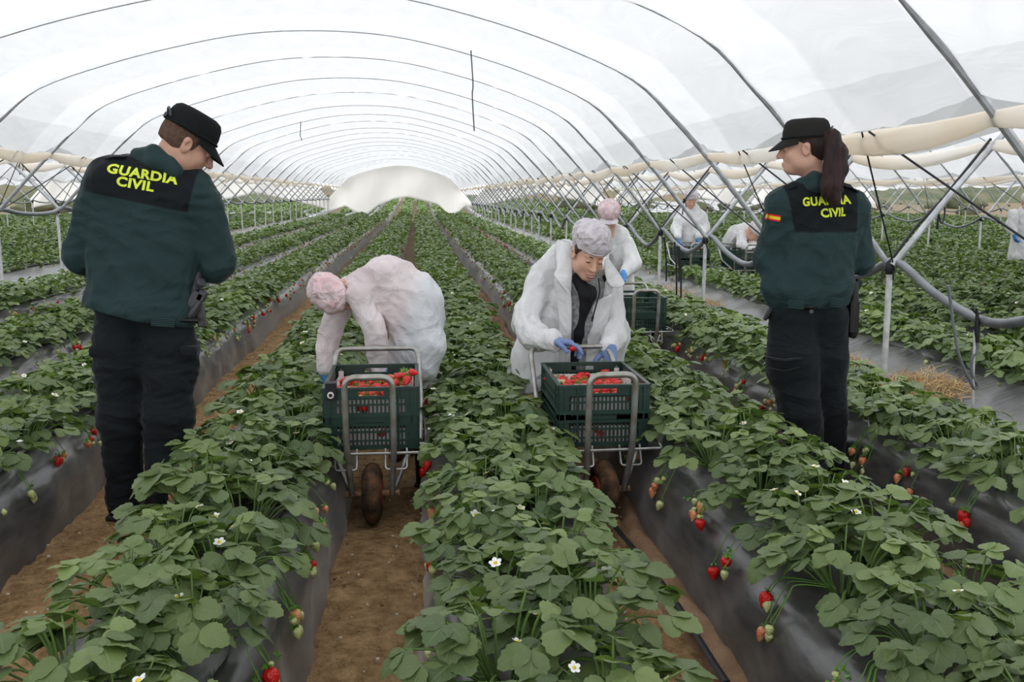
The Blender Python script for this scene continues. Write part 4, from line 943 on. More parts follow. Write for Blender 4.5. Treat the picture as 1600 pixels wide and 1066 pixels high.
# ------------------------------------------------------------ people
def frame(fwd, up):
    f = np.array(fwd, float); f /= np.linalg.norm(f); u = np.array(up, float); u -= f * (u @ f); u /= np.linalg.norm(u); r = np.cross(f, u); return np.stack([r, f, u], 1)
class Head:
    def __init__(s, c, fwd, up, sc=1): s.c = np.array(c, float); s.R = frame(fwd, up); s.k = sc
    def p(s, x, y, z): return s.c + s.R @ (np.array([x, y, z]) * s.k)
    def skin(s, neck_to, neckr=.056, fine=True, slim=0):
        k = s.k; S = Sdf(); e = lambda c, r, kk=.02, sub=False: S.ell(s.p(*c), np.array(r) * k, s.R, kk, sub)
        e((0, -.015, .04), (.075, .096, .083)); e((0, .025, -.03), (.059 - slim, .068, .088), .03); e((0, .058, -.088), (.030 - slim, .030, .024), .025)
        for q in (-1, 1):
            e((q * .036, .055, -.030), (.024, .022, .026), .02); e((q * .044, -.0, -.062), (.022, .045, .030), .03)
            e((q * .0755, -.008, -.008), (.009, .019, .031), .006); e((q * .079, -.014, .006), (.009, .014, .018), .004); e((q * .083, -.004, -.006), (.005, .009, .015), .004, True)
        S.cone(s.p(-.034, .074, .024), s.p(.034, .074, .024), .012 * k, .012 * k, .012)
        S.chain([s.p(0, .087, .012), s.p(0, .101, -.012), s.p(0, .111, -.030)], [.0075 * k, .009 * k, .0125 * k], .010)
        for q in (-1, 1):
            e((q * .012, .100, -.034), (.008, .009, .007), .006)
            e((q * .031, .096, .004), (.015, .014, .010), .010, True); e((q * .031, .0805, .004), (.0125, .011, .0105), .004)
        e((0, .088, -.064), (.022, .012, .0065), .006); e((0, .086, -.074), (.018, .011, .006), .006)
        S.cone(s.p(0, -.028, -.05), neck_to, neckr * k, neckr * k * 1.12, .03)
        return S
    def loft(s, rings, n=32):
        """rings: (cx, cy, cz, rx, ry[, tilt]) in the head frame"""
        out = []
        for q in rings:
            cx, cy, cz, rx, ry = q[:5]; tl = q[5] if len(q) > 5 else 0
            out.append([Vector(s.p(cx + rx * math.cos(2 * math.pi * k / n), cy + ry * math.sin(2 * math.pi * k / n), cz + tl * math.sin(2 * math.pi * k / n))) for k in range(n)])
        return out
def officer_cap(H, root, matn, strap=True):
    m = MB(); R = H.loft([(0, -.012, .040, .0795, .100, -.004), (0, -.012, .041, .0855, .107, -.004), (0, -.012, .075, .0865, .106, -.002), (0, -.014, .104, .0840, .100, .004), (0, -.016, .121, .077, .091, .004), (0, -.018, .131, .062, .074, .002), (0, -.018, .134, .03, .04, 0)], 40)
    m.loft(R, 0, (False, True))
    o = m.build('cap', [M[matn]], root)
    b = MB(); n = 18; top, bot = [], []
    for j in range(5):
        t = j / 4
        for i in range(n + 1):
            a = math.pi * (.10 + .80 * i / n); rx = .086 + .004 * t; ry = .107 + .062 * t * math.sin(a) ** 1.2
            p = H.p(rx * math.cos(a), -.012 + ry * math.sin(a), .044 - .034 * t * math.sin(a) - .012 * t + .0 * abs(math.cos(a)))
            top.append(Vector(p)); bot.append(Vector(p - H.R[:, 2] * .004))
    V = top + bot; N = len(top); Fc = []
    for j in range(4):
        for i in range(n):
            a = j * (n + 1) + i; Fc += [(a, a + 1, a + n + 2, a + n + 1), (a + N, a + n + 1 + N, a + n + 2 + N, a + 1 + N)]
    for i in range(n): a = 4 * (n + 1) + i; Fc.append((a, a + 1, a + 1 + N, a + N))
    b.add(V, Fc); b.build('brim', M[matn], o)
    bb = MB(); band = [Vector(H.p(.0875 * math.cos(a), -.012 + .109 * math.sin(a), .050)) for a in np.linspace(0, 2 * math.pi, 41)]
    bb.tube(band, .005, 6, cap=False); bb.build('band', M['capcloth'], o)
    st = MB()
    st.tube([Vector(H.p(.052 * math.cos(a), -.104 - .018 * math.sin(a) - .003, .060 + .030 * math.sin(a))) for a in np.linspace(0, math.pi, 11)], .005, 6)
    st.box(H.p(0, -.124, .057), (.07, .006, .014), Matrix([list(r) for r in H.R])); st.box(H.p(.028, -.126, .057), (.016, .006, .02), Matrix([list(r) for r in H.R])); st.build('strap', M['button'], o)
    return o
def hand(wrist, fwd, palm, side, curl=(.5, .55, .6, .65), sc=1.0, spread=.12, thumb=(.6, .5), r=1.0, S=None):
    """hand from the wrist along fwd; palm = direction the palm faces; side=+1 puts the thumb towards fwd x palm"""
    S = S or Sdf(); f = np.array(fwd, float); f /= np.linalg.norm(f); p = np.array(palm, float); p -= f * (p @ f); p /= np.linalg.norm(p); t = np.cross(f, p) * side; w = np.array(wrist, float)
    k = sc
    for j in (-1.1, -.35, .35, 1.1): S.cone(w + f * .012 * k + t * j * .013 * k, w + f * .082 * k + t * j * .021 * k, .0145 * k * r, .0125 * k * r, .014 * k)
    S.ell(w + f * .035 * k + t * .022 * k + p * .008 * k, (.017 * k * r,) * 3, None, .012)
    S.cone(w - f * .018 * k, w + f * .015 * k, .021 * k * r, .023 * k * r, .02)
    for i, (off, L) in enumerate(((1.12, .074), (.38, .082), (-.36, .076), (-1.08, .060))):
        b = w + f * (.083 - abs(off - .2) * .004) * k + t * off * .0205 * k; a = 0; d = f * 1.0; q = b; c = curl[i]; L *= k
        d0 = f + t * off * spread; d0 /= np.linalg.norm(d0)
        for seg, (l, rad) in enumerate(((.45, .0096), (.31, .0088), (.24, .0078))):
            a += c * (.75 if seg == 0 else 1.0); dd = d0 * math.cos(a) + p * math.sin(a); e = q + dd * L * l * 1.05; S.cone(q, e, rad * k * r, rad * .93 * k * r, .004); q = e
    b = w + f * .026 * k + t * .030 * k + p * .004 * k; d = f * .65 + t * .75 * thumb[0] + p * .35; d /= np.linalg.norm(d); e = b + d * .040 * k; S.cone(b, e, .0125 * k * r, .0105 * k * r, .008)
    d = f * .85 + t * .25 * thumb[0] + p * thumb[1]; d /= np.linalg.norm(d); S.cone(e, e + d * .030 * k, .0105 * k * r, .0088 * k * r, .004)
    return S
def conform_text(body, center, size, ang, parent, target, name='lettering', bold=.045, off=.004, sx=1.0, kern=1.08, arc=0):
    cu = bpy.data.curves.new('t', 'FONT'); cu.body = body; cu.align_x = 'CENTER'; cu.align_y = 'CENTER'; cu.size = 1; cu.offset = bold; cu.space_character = kern; cu.resolution_u = 4
    o = bpy.data.objects.new('t', cu); C.objects.link(o); bpy.context.view_layer.update()
    me = bpy.data.meshes.new_from_object(o.evaluated_get(bpy.context.evaluated_depsgraph_get())); bpy.data.objects.remove(o)
    bm = bmesh.new(); bm.from_mesh(me); bmesh.ops.triangulate(bm, faces=bm.faces)
    for _ in range(2):
        ed = [e for e in bm.edges if e.calc_length() > .14]
        if ed: bmesh.ops.subdivide_edges(bm, edges=ed, cuts=1); bmesh.ops.triangulate(bm, faces=bm.faces)
    bpy.context.view_layer.update()
    tv = [target.matrix_world @ v.co for v in target.data.vertices]; bvh = BVHTree.FromPolygons(tv, [tuple(p.vertices) for p in target.data.polygons])
    ca, sa = math.cos(ang), math.sin(ang); V = []
    for v in bm.verts:
        x = v.co.x * size * sx; z = v.co.y * size - arc * x * x; X = x * ca - z * sa; Z = x * sa + z * ca
        q = Vector(center) + Vector((X, 0, Z)); hit = bvh.ray_cast(q - Vector((0, .6, 0)), Vector((0, 1, 0)))
        V.append(hit[0] - Vector((0, off, 0)) if hit[0] is not None else q)
    Fc = [tuple(x.index for x in f.verts) for f in bm.faces]; bm.free()
    return mesh_obj(name, [tuple(v) for v in V], Fc, M['hi_vis'], parent, False, None, True)
def bez(a, b, c, n=8): a, b, c = map(Vector, (a, b, c)); return [a * (1 - t) ** 2 + b * 2 * t * (1 - t) + c * t * t for t in [i / n for i in range(n + 1)]]
# ---- male officer
def person_root(label, x, y, z=.01):
    r = empty('person', (x, y, z)); tag(r, label, 'person'); return r
Y = 4.12; q = lambda px, py, dy=0: np.array(at_y(px, py, Y + dy))
r1 = person_root('male officer in dark green jacket and black cap, seen from behind looking down', -1.2, 4.12)
H = Head(q(293, 226, .02), (.80, .30, -.50), (.48, .12, .86), 1.06)
nb = q(257, 268, .02)
mu = Multi(); S = H.skin(nb, .062); mu.add(S.mesh(.0045), 0)
B = Sdf(); B.chain([q(257, 262, .02), q(240, 330, .02), q(225, 420, .03), q(224, 500, .03)], [.08, .12, .11, .11], .05, ((0, 1, 0), .6))
B.chain([q(190, 300, .02), q(257, 268, .02), q(300, 310, .02)], [.05, .05, .05], .05)
for s_, sh, el, wr in ((0, (152, 300, .02), (122, 395, .05), (200, 430, .27)), (1, (322, 322, .02), (342, 412, .05), (262, 438, .27))): B.chain([q(*sh), q(*el), q(*wr)], [.045, .036, .026], .02)
for hp, kn, an in (((192, 520, .03), (192, 655, .02), (192, 785, .06)), ((262, 520, .03), (262, 655, -.02), (247, 800, -.08))): B.chain([q(*hp), q(*kn), q(*an)], [.075, .05, .035], .03)
mu.add(B.mesh(.012), 0)
mu.add(hand(q(212, 432, .26), (.8, .15, -.1), (0, -.5, -.8), 1, (.7, .7, .7, .7)).mesh(.004), 0); mu.add(hand(q(262, 438, .27), (-.9, .1, -.1), (0, -.5, -.8), -1, (.6, .6, .7, .7)).mesh(.004), 0)
mu.build('body', M['skin_m'], r1)
# cropped hair: a thin cap over the skull, faded to the neck
S = Sdf(); S.ell(H.p(0, -.020, .030), (.0785 * 1.06, .0965 * 1.06, .085 * 1.06), H.R, .02); S.ell(H.p(0, -.035, -.012), (.068 * 1.06, .072 * 1.06, .060 * 1.06), H.R, .03)
def hair_cut(P, v):
    L = (P - H.c) @ H.R / H.k; return np.maximum(v, np.maximum(L[:, 1] - .028 - .35 * np.clip(L[:, 2], 0, 1), -.052 - L[:, 2] - .35 * (L[:, 1] + .02)))
S2 = S.mesh(.0045, cut=hair_cut); mu = Multi(); mu.add(S2); mu.build('hair', M['hair_short'], r1)
officer_cap(H, r1, 'capcloth')
J = Sdf(); FL = ((0, 1, 0), .62)
J.cone(q(180, 305, .03), q(182, 470, .02), .122, .122, .10, ((0, 1, 0), .80)); J.cone(q(278, 322, .03), q(254, 478, .02), .124, .128, .10, ((0, 1, 0), .80)); J.cone(q(235, 330, .03), q(220, 470, .02), .12, .12, .08); J.chain([q(178, 484, .03), q(220, 490, .0), q(264, 496, .03)], [.108, .118, .110], .06)
J.cone(q(172, 277, .02), q(302, 300, .02), .088, .088, .07); J.chain([q(205, 262, .02), q(252, 258, .02), q(292, 285, .02)], [.052, .066, .055], .06)
arms = Sdf()
J.chain([q(154, 300, .03), q(126, 400, .07), q(206, 436, .26)], [.078, .074, .052], .02); J.chain([q(318, 322, .03), q(339, 412, .06), q(258, 440, .26)], [.086, .078, .052], .02)
hem = q(220, 492, 0)[2]
def jcut(P, v):
    # hem: slopes down to the right as in the photograph
    z0 = q(135, 478, 0)[2]; z1 = q(300, 512, 0)[2]; x0 = q(135, 478, 0)[0]; x1 = q(300, 512, 0)[0]; hz = z0 + (z1 - z0) * (P[:, 0] - x0) / (x1 - x0)
    return np.maximum(v, hz - P[:, 2])
Vj = J.mesh(.0085, noise=((-.008, 20, 3, (1, 1, 1.1)), (-.003, 50, 5, (1, 1, .8))), cut=jcut)
ya = q(140, 303, 0); yl = q(138, 308, -.1); yr = q(296, 341, -.1); 
def yoke(V):
    # black yoke: above a line across the back, between the sleeve seams
    t = (V[:, 0] - yl[0]) / (yr[0] - yl[0]); zl = yl[2] + (yr[2] - yl[2]) * t + .018
    dL = V[:, 0] - (q(139, 300)[0] + .35 * np.clip(V[:, 2] - q(139, 285)[2], 0, 1)); dR = (q(300, 325)[0] + .28 * (V[:, 2] - q(300, 325)[2])) - V[:, 0]
    return np.minimum(np.minimum(V[:, 2] - zl, dL), dR)
mu = Multi(); mu.add(Vj); jk = mu.build('jacket', M['jacket'], r1, {'mask': yoke})
S = Sdf(); S.chain([q(214, 240, -.0), q(240, 236, -.055), q(268, 252, -.045), q(284, 272, .01)], [.022, .024, .024, .022], .02); S.chain([q(214, 243, -.0), q(226, 240, .06), q(262, 250, .09), q(284, 272, .01)], [.02, .02, .02, .02], .02)
S.chain([q(214, 255, 0), q(243, 252, -.06), q(272, 268, -.045), q(290, 285, .01)], [.024, .026, .026, .02], .03)
mu = Multi(); mu.add(S.mesh(.006)); mu.build('collar', M['jacket2'], jk)
def strap(a, b, nm='epaulette'):
    m = MB(); a, b = Vector(a), Vector(b); m.tube([a, a.lerp(b, .33) + Vector((0, -.002, .008)), a.lerp(b, .66) + Vector((0, -.002, .008)), b], [.022, .026, .026, .018], 8, flat=.22); m.build(nm, M['jblack'], jk)
strap(q(198, 246, -.02), q(158, 254, .0)); strap(q(292, 274, -.02), q(324, 298, .0))
def ribs(a, b, n, L, par=jk):
    m = MB(); a, b = Vector(a), Vector(b)
    for i in range(n): p = a.lerp(b, i / (n - 1)); m.tube([p, p + Vector((L * .5, -.004, -.004)), p + Vector((L, 0, -.008))], .0035, 5)
    m.build('elastic_rib', M['jacket2'], par)
ribs(q(236, 497, -.13), q(236, 508, -.13), 5, .09)
conform_text('GUARDIA', q(217, 272, -.12) , .051, math.radians(-10), jk, jk, bold=.042, sx=1.16)
conform_text('CIVIL', q(207, 288, -.12) , .051, math.radians(-10), jk, jk, bold=.042, sx=1.16)
T = Sdf()
T.chain([q(188, 490, .03), q(190, 650, .02), q(194, 765, .06)], [.100, .090, .068], .04); T.chain([q(262, 500, .03), q(264, 650, -.02), q(253, 770, -.06)], [.102, .096, .070], .04); T.cone(q(200, 480, .03), q(250, 485, .03), .100, .100, .04); T.cone(q(190, 540, .02), q(190, 570, .02), .108, .105, .03); T.cone(q(262, 545, .02), q(264, 580, .01), .112, .108, .03)
T.chain([q(194, 765, .06), q(192, 782, .06)], [.068, .066], .02); T.chain([q(253, 770, -.06), q(250, 792, -.07)], [.070, .068], .02)
T.ell(q(292, 560, .0), (.05, .06, .10), None, .02); T.ell(q(163, 570, .03), (.035, .055, .10), None, .02)
mu = Multi(); mu.add(T.mesh(.009, noise=((.007, 26, 8, (.6, .6, 1.5)), (.004, 70, 2, (.5, .5, 1.5))))); tr = mu.build('trousers', M['trouser'], r1)
m = MB()
for px, py, dx in ((296, 548, .0), (158, 548, 0)):
    c = Vector(q(px, py, -.03)); m.box(c, (.075, .10, .05), Matrix.Rotation(.1, 3, 'Y'))
o = m.build('pocket_flap', M['trouser'], tr); bv = o.modifiers.new('b', 'BEVEL'); bv.width = .015; bv.segments = 3
for px, py, dy in ((190, 800, .07), (249, 820, -.08)):
    b0 = q(px, py, dy); b0[2] = .055; S = Sdf(); S.cone(b0 + [0, -.03, .0], b0 + [.02, .15, -.012], .046, .040, .03, ((0, 0, 1), .9)); S.cone(b0 + [0, -.01, .03], b0 + [0, -.01, .14], .046, .048, .03)
    mu = Multi(); mu.add(S.mesh(.008)); bo = mu.build('boot', M['boot'], r1); m = MB(); b0[2] = .02; m.box(b0 + [.01, .06, 0], (.092, .27, .024), Matrix.Rotation(-.12, 3, 'Z')); so = m.build('sole', M['black'], bo); bv = so.modifiers.new('b', 'BEVEL'); bv.width = .01; bv.segments = 3
# belt gear on the right hip
m = MB(); c = lambda px, py, dy=0: Vector(q(px, py, dy))
m.tube([c(302, 470, -.0), c(308, 440, .02), c(312, 425, .03)], [.034, .03, .022], 10, flat=.7); m.box(c(306, 468, -.01), (.05, .05, .075), Matrix.Rotation(.5, 3, 'Y')); m.box(c(316, 462, -.01), (.035, .05, .05), Matrix.Rotation(.5, 3, 'Y'))
m.tube([c(313, 470, -.02), c(300, 490, -.02), c(293, 500, -.02)], [.020, .026, .020], 10, flat=.8); m.box(c(314, 492, .02), (.03, .05, .10), Matrix.Rotation(-.1, 3, 'Y')); m.cyl(c(311, 444, -.03), c(316, 440, -.04), .022, 14)
o = m.build('belt_holster', M['button'], r1); bv = o.modifiers.new('b', 'BEVEL'); bv.width = .008; bv.segments = 2
m = MB(); m.tube([c(155, 492, -.02), c(225, 498, -.10), c(305, 500, -.03), c(300, 498, .14), c(225, 494, .19), c(155, 490, .12), c(155, 492, -.02)], .02, 8, flat=.5); m.build('belt', M['boot'], r1)

# ---- female officer
Y = 4.22; r2 = person_root('female officer with dark ponytail, black cap and flag on her sleeve, seen from behind', 1.78, 4.22)
H = Head(q(1256, 232, .02), (-.93, .36, -.05), (-.03, .0, 1), .98); nb = q(1277, 292, .02)
mu = Multi(); mu.add(H.skin(nb, .050, slim=.002).mesh(.0045), 0)
B = Sdf(); B.chain([q(1275, 285, .02), q(1285, 340, .02), q(1272, 420, .03), q(1265, 490, .03)], [.07, .10, .09, .10], .05, ((0, 1, 0), .6))
for sh, el, wr in (((1215, 315, .02), (1198, 410, .05), (1235, 430, .25)), ((1335, 320, .02), (1345, 400, .05), (1290, 425, .25))): B.chain([q(*sh), q(*el), q(*wr)], [.04, .033, .024], .02)
for hp, kn, an in (((1240, 505, .03), (1245, 640, .02), (1262, 745, .0)), ((1292, 505, .03), (1295, 640, .06), (1296, 745, .08))): B.chain([q(*hp), q(*kn), q(*an)], [.07, .045, .032], .03)
mu.add(B.mesh(.012), 0); mu.add(hand(q(1237, 430, .25), (.8, .15, -.1), (0, -.5, -.8), 1, (.7,) * 4, .92).mesh(.004), 0); mu.add(hand(q(1288, 425, .25), (-.9, .1, -.1), (0, -.5, -.8), -1, (.6,) * 4, .92).mesh(.004), 0)
mu.build('body', M['skin_w'], r2)
S = Sdf(); k = H.k; S.ell(H.p(0, -.022, .034), (.080 * k, .099 * k, .088 * k), H.R, .02); S.ell(H.p(0, -.060, -.005), (.066 * k, .055 * k, .058 * k), H.R, .03)
def hair_cut2(P, v):
    L = (P - H.c) @ H.R / H.k; return np.maximum(v, np.maximum(L[:, 1] - .030 - .5 * np.clip(L[:, 2], -.02, 1), np.where(L[:, 1] > -.03, .005 - L[:, 2] - .45 * (L[:, 1] + .03) * -1, -.2)))
S.ell(H.p(.0, -.118, .024), (.024, .022, .024), H.R, .02)
tail = [q(1283, 212, -.03), q(1298, 218, -.06), q(1306, 240, -.08), q(1305, 265, -.09), q(1300, 290, -.115), q(1303, 310, -.12), q(1306, 322, -.12)]
mu = Multi(); mu.add(S.mesh(.0045, cut=hair_cut2))
S = Sdf(); S.chain(tail, [.022, .038, .046, .045, .036, .022, .006], .03, ((0, 1, 0), .7)); S.chain([tail[3], q(1296, 290, -.12), q(1290, 305, -.125)], [.035, .028, .008], .03)
mu.add(S.mesh(.005, noise=((.006, 60, 4, (1, 1, .06)), (.003, 130, 9, (1, 1, .06))))); mu.build('hair', M['hair_dark'], r2)
officer_cap(H, r2, 'capcloth_w')
J = Sdf(); J.cone(q(1247, 345, .03), q(1240, 455, .03), .115, .118, .10, ((0, 1, 0), .85)); J.cone(q(1312, 350, .03), q(1282, 455, .03), .115, .118, .10, ((0, 1, 0), .85)); J.cone(q(1280, 350, .03), q(1262, 450, .03), .115, .12, .08)
J.cone(q(1236, 312, .02), q(1328, 318, .02), .075, .075, .07); J.chain([q(1252, 298, .02), q(1282, 288, .02), q(1312, 300, .02)], [.045, .056, .045], .05)
J.chain([q(1222, 318, .03), q(1203, 405, .06), q(1232, 440, .22)], [.078, .072, .055], .03); J.chain([q(1334, 325, .03), q(1343, 405, .07), q(1290, 430, .24)], [.072, .070, .05], .03)
J.cone(q(1225, 446, .02), q(1298, 448, .02), .108, .108, .05, ((0, 1, 0), .9))
def jcut2(P, v):
    z0, z1 = q(1210, 484)[2], q(1320, 478)[2]; return np.maximum(v, z0 + (z1 - z0) * (P[:, 0] - q(1210, 484)[0]) / .32 - P[:, 2])
J.cone(q(1236, 468, .03), q(1290, 468, .03), .100, .100, .02, ((0, 1, 0), .95))
Vj = J.mesh(.0085, noise=((-.009, 22, 13, (1, 1, 1.1)), (-.004, 50, 5, (1, 1, .9))), cut=jcut2)
def yoke2(V):
    zl = q(1280, 362)[2]; dL = V[:, 0] - (q(1243, 335, -.1)[0] - .22 * np.clip(V[:, 2] - q(1246, 335)[2], -.2, .2)); dR = q(1345, 330, -.1)[0] - V[:, 0]
    return np.minimum(np.minimum(V[:, 2] - zl, dL), dR)
mu = Multi(); mu.add(Vj); jk = mu.build('jacket', M['jacket'], r2, {'mask': yoke2})
S = Sdf(); S.chain([q(1250, 286, -.0), q(1272, 277, -.05), q(1300, 282, -.05), q(1308, 290, .0)], [.018, .024, .022, .018], .02); S.chain([q(1250, 286, 0), q(1262, 278, .06), q(1298, 282, .06), q(1308, 290, .0)], [.018, .018, .018, .018], .02); S.chain([q(1246, 298, -.0), q(1275, 290, -.055), q(1312, 298, -.03)], [.02, .026, .02], .02)
mu = Multi(); mu.add(S.mesh(.006)); mu.build('collar', M['jacket2'], jk)
strap(q(1246, 292, -.02), q(1218, 304, .0)); strap(q(1318, 292, -.03), q(1340, 304, -.02))
ribs(q(1298, 466, -.12), q(1298, 478, -.12), 5, .06); ribs(q(1232, 470, -.12), q(1232, 480, -.12), 4, .07)
conform_text('GUARDIA', q(1300, 314.5, -.13) , .051, math.radians(3), jk, jk, bold=.042, sx=.93); conform_text('CIVIL', q(1309, 333, -.13) , .051, math.radians(3), jk, jk, bold=.042, sx=.90)
# flag patch on the sleeve
bpy.context.view_layer.update(); bvh = BVHTree.FromPolygons([jk.matrix_world @ v.co for v in jk.data.vertices], [tuple(p.vertices) for p in jk.data.polygons])
V, Fc, mi = [], [], []; nx_, nz_ = 8, 8; c0, c1, c2_ = q(1200, 333, -.03), q(1219, 337, -.03), q(1199, 343, -.03)
for j in range(nz_ + 1):
    for i in range(nx_ + 1):
        p = c0 + (c1 - c0) * i / nx_ + (c2_ - c0) * j / nz_; h = bvh.ray_cast(Vector(p) - Vector((.0, .6, 0)), Vector((0, 1, 0))); V.append(tuple(h[0] - Vector((0, .003, 0))) if h[0] is not None else tuple(p))
for j in range(nz_):
    for i in range(nx_): a = j * (nx_ + 1) + i; Fc.append((a, a + nx_ + 1, a + nx_ + 2, a + 1)); mi.append(0 if j < 2 or j > 5 else 1)
mesh_obj('flag_patch', V, Fc, [M['flag_red'], M['flag_yellow']], jk, True, mi, True)
T = Sdf(); T.chain([q(1237, 500, .03), q(1238, 560, .01), q(1250, 650, .0), q(1270, 755, -.0)], [.103, .110, .090, .076], .04, ); T.chain([q(1290, 500, .04), q(1290, 560, .05), q(1296, 650, .08), q(1296, 755, .10)], [.098, .095, .078, .068], .03); T.cone(q(1240, 484, .03), q(1284, 484, .03), .092, .092, .05)
T.chain([q(1270, 755, .0), q(1272, 775, .0)], [.075, .074], .02); T.chain([q(1296, 755, .10), q(1296, 772, .10)], [.066, .066], .02); T.ell(q(1212, 575, .02), (.03, .06, .08), None, .02)
mu = Multi(); mu.add(T.mesh(.009, noise=((.006, 24, 18, (.6, .6, 1.1)), (.003, 60, 2, (.5, .5, 1.3))))); tr = mu.build('trousers', M['trouser'], r2)
m = MB(); m.cyl(q(1268, 487, -.115), q(1268, 487, -.125), .009, 14); m.cyl(q(1268, 487, -.125), q(1268, 487, -.127), .005, 10); m.build('button', M['button'], tr)
m = MB(); m.tube([c(1196, 558, -.07), c(1225, 563, -.115), c(1252, 560, -.11)], .012, 6, flat=.4); m.tube([c(1196, 574, -.07), c(1225, 580, -.12), c(1250, 574, -.115)], .006, 6, flat=.4); m.build('pocket_flap', M['trouser'], tr)
for px, py, dy in ((1270, 788, .0), (1296, 780, .11)):
    b0 = q(px, py, dy); b0[2] = .055; S = Sdf(); S.cone(b0 + [0, -.03, .0], b0 + [-.03, .14, -.012], .042, .036, .03); S.cone(b0 + [0, -.01, .02], b0 + [0, -.01, .11], .042, .044, .03)
    mu = Multi(); mu.add(S.mesh(.008)); bo = mu.build('boot', M['boot'], r2); m = MB(); b0[2] = .02; m.box(b0 + [-.01, .05, 0], (.085, .25, .024), Matrix.Rotation(.15, 3, 'Z')); m.build('sole', M['black'], bo)
m = MB(); m.tube([c(1335, 440, .02), c(1333, 470, .0), c(1333, 520, .0), c(1330, 528, .0)], [.020, .028, .026, .02], 10, flat=.9); m.box(c(1332, 495, .0), (.045, .05, .15)); m.box(c(1338, 445, .04), (.03, .05, .05), Matrix.Rotation(.4, 3, 'Y')); o = m.build('belt_holster', M['boot'], r2); bv = o.modifiers.new('b', 'BEVEL'); bv.width = .01; bv.segments = 3
m = MB(); m.tube([c(1205, 482, .02), c(1198, 495, .02), c(1194, 500, .02)], [.02, .02, .012], 8, flat=.6); m.build('pouch', M['boot'], r2)
m = MB(); m.tube([c(1210, 482, .03), c(1262, 480, -.095), c(1325, 478, .03), c(1262, 480, .15), c(1210, 482, .03)], .016, 8, flat=.6); m.build('belt', M['boot'], r2)

# ---- worker 1: stooping, seen from the side, both arms down
Y = 5.08; r3 = person_root('worker in pink-tinted gown and hair net stooping over the left cart', .0, 5.08)
H = Head(q(527, 462, -.02), (.42, -.25, -.86), (-.88, -.2, -.42), 1.0)
H = Head(q(527, 460, -.02), (.62, -.35, -.70), (-.74, -.2, .45), 1.0)
mu = Multi(); mu.add(H.skin(q(575, 462, .05), .05).mesh(.005), 0)
B = Sdf(); B.chain([q(570, 458, .05), q(610, 455, .05), q(655, 480, .05)], [.09, .11, .12], .05)
for hp, kn, an in (((640, 490, .0), (620, 610, .0), (625, 720, .0)), ((665, 490, .12), (640, 610, .1), (640, 720, .1))): B.chain([q(*hp), q(*kn), q(*an)], [.07, .05, .035], .03)
B.chain([q(565, 470, -.08), q(590, 520, -.1), q(600, 575, -.12)], [.04, .034, .026], .02); B.chain([q(545, 455, .14), q(515, 520, .08), q(503, 575, -.0)], [.04, .034, .026], .02); mu.add(B.mesh(.012), 0)
mu.add(hand(q(503, 572, -.0), (0, -.2, -1), (.5, .5, 0), 1, (.3, .3, .4, .4), r=.93).mesh(.004), 0); mu.add(hand(q(600, 575, -.12), (0, -.3, -1), (-.5, .5, 0), -1, (.3, .3, .4, .4), r=.93).mesh(.004), 0)
mu.build('body', M['skin_w'], r3)
mu = Multi(); mu.add(hand(q(503, 572, -.0), (0, -.2, -1), (.5, .5, 0), 1, (.3, .3, .4, .4)).mesh(.004), 0); mu.build('glove', M['glove_bright'], r3)
mu = Multi(); mu.add(hand(q(600, 575, -.12), (0, -.3, -1), (-.5, .5, 0), -1, (.3, .3, .4, .4)).mesh(.004), 0); mu.build('glove', M['glove_bright'], r3)
G = Sdf()
G.chain([q(562, 452, .03), q(608, 440, .04), q(648, 462, .03)], [.105, .125, .13], .08); G.chain([q(600, 470, .03), q(650, 490, .03)], [.13, .14], .07)
G.chain([q(648, 470, .03), q(650, 545, .02), q(640, 590, .02)], [.135, .13, .11], .07); G.chain([q(655, 480, -.02), q(668, 540, -.06), q(665, 582, -.08)], [.10, .085, .065], .05)
G.chain([q(558, 462, -.09), q(582, 505, -.12), q(590, 545, -.13), q(592, 580, -.14)], [.072, .066, .060, .050], .015)
G.chain([q(545, 450, .12), q(520, 505, .08), q(512, 545, .03), q(506, 578, -.0)], [.075, .068, .062, .050], .015)
G.cone(q(600, 560, .02), q(640, 570, .05), .09, .10, .04)
def gcut(P, v):   # hem of the gown: lower to the right
    a, b = q(560, 560), q(665, 612); t = np.clip((P[:, 0] - a[0]) / (b[0] - a[0]), 0, 1.3); hz = a[2] + (b[2] - a[2]) * t; hz = np.where(P[:, 0] < q(615, 500)[0], -9, hz); return np.maximum(v, hz - P[:, 2])
mu = Multi(); mu.add(G.mesh(.0085, noise=((-.011, 13, 31, (1, 1, .8)), (-.006, 30, 32, (1, 1, .6)), (-.002, 75, 33, (1, 1, .8))), cut=gcut))
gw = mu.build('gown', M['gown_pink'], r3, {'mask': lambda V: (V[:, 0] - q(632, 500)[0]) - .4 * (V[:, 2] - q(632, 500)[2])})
S = Sdf(); S.chain([q(548, 440, .0), q(560, 462, -.08), q(562, 480, -.10)], [.03, .034, .014], .02, ((1, 0, .3), .5)); mu = Multi(); mu.add(S.mesh(.006, noise=((.004, 30, 4),))); mu.build('collar', M['gown_pink'], gw)
S = Sdf(); S.ell(H.p(0, -.028, .055), (.098, .118, .095), H.R, .03); S.ell(H.p(0, .03, .05), (.085, .06, .05), H.R, .03)
def nc(P, v): L = (P - H.c) @ H.R / H.k; return np.maximum(v, np.where(L[:, 1] > -.1, -(L[:, 2] - .012 + .25 * (-L[:, 1])) , -1))
mu = Multi(); mu.add(S.mesh(.005, noise=((.006, 26, 3), (.003, 60, 6)))); mu.v[0] = mu.v[0]; 
mu = Multi(); mu.add(S.mesh(.005, noise=((-.006, 28, 3), (-.003, 60, 6)), cut=nc)); mu.build('hair_net', M['cap_pink'], r3)
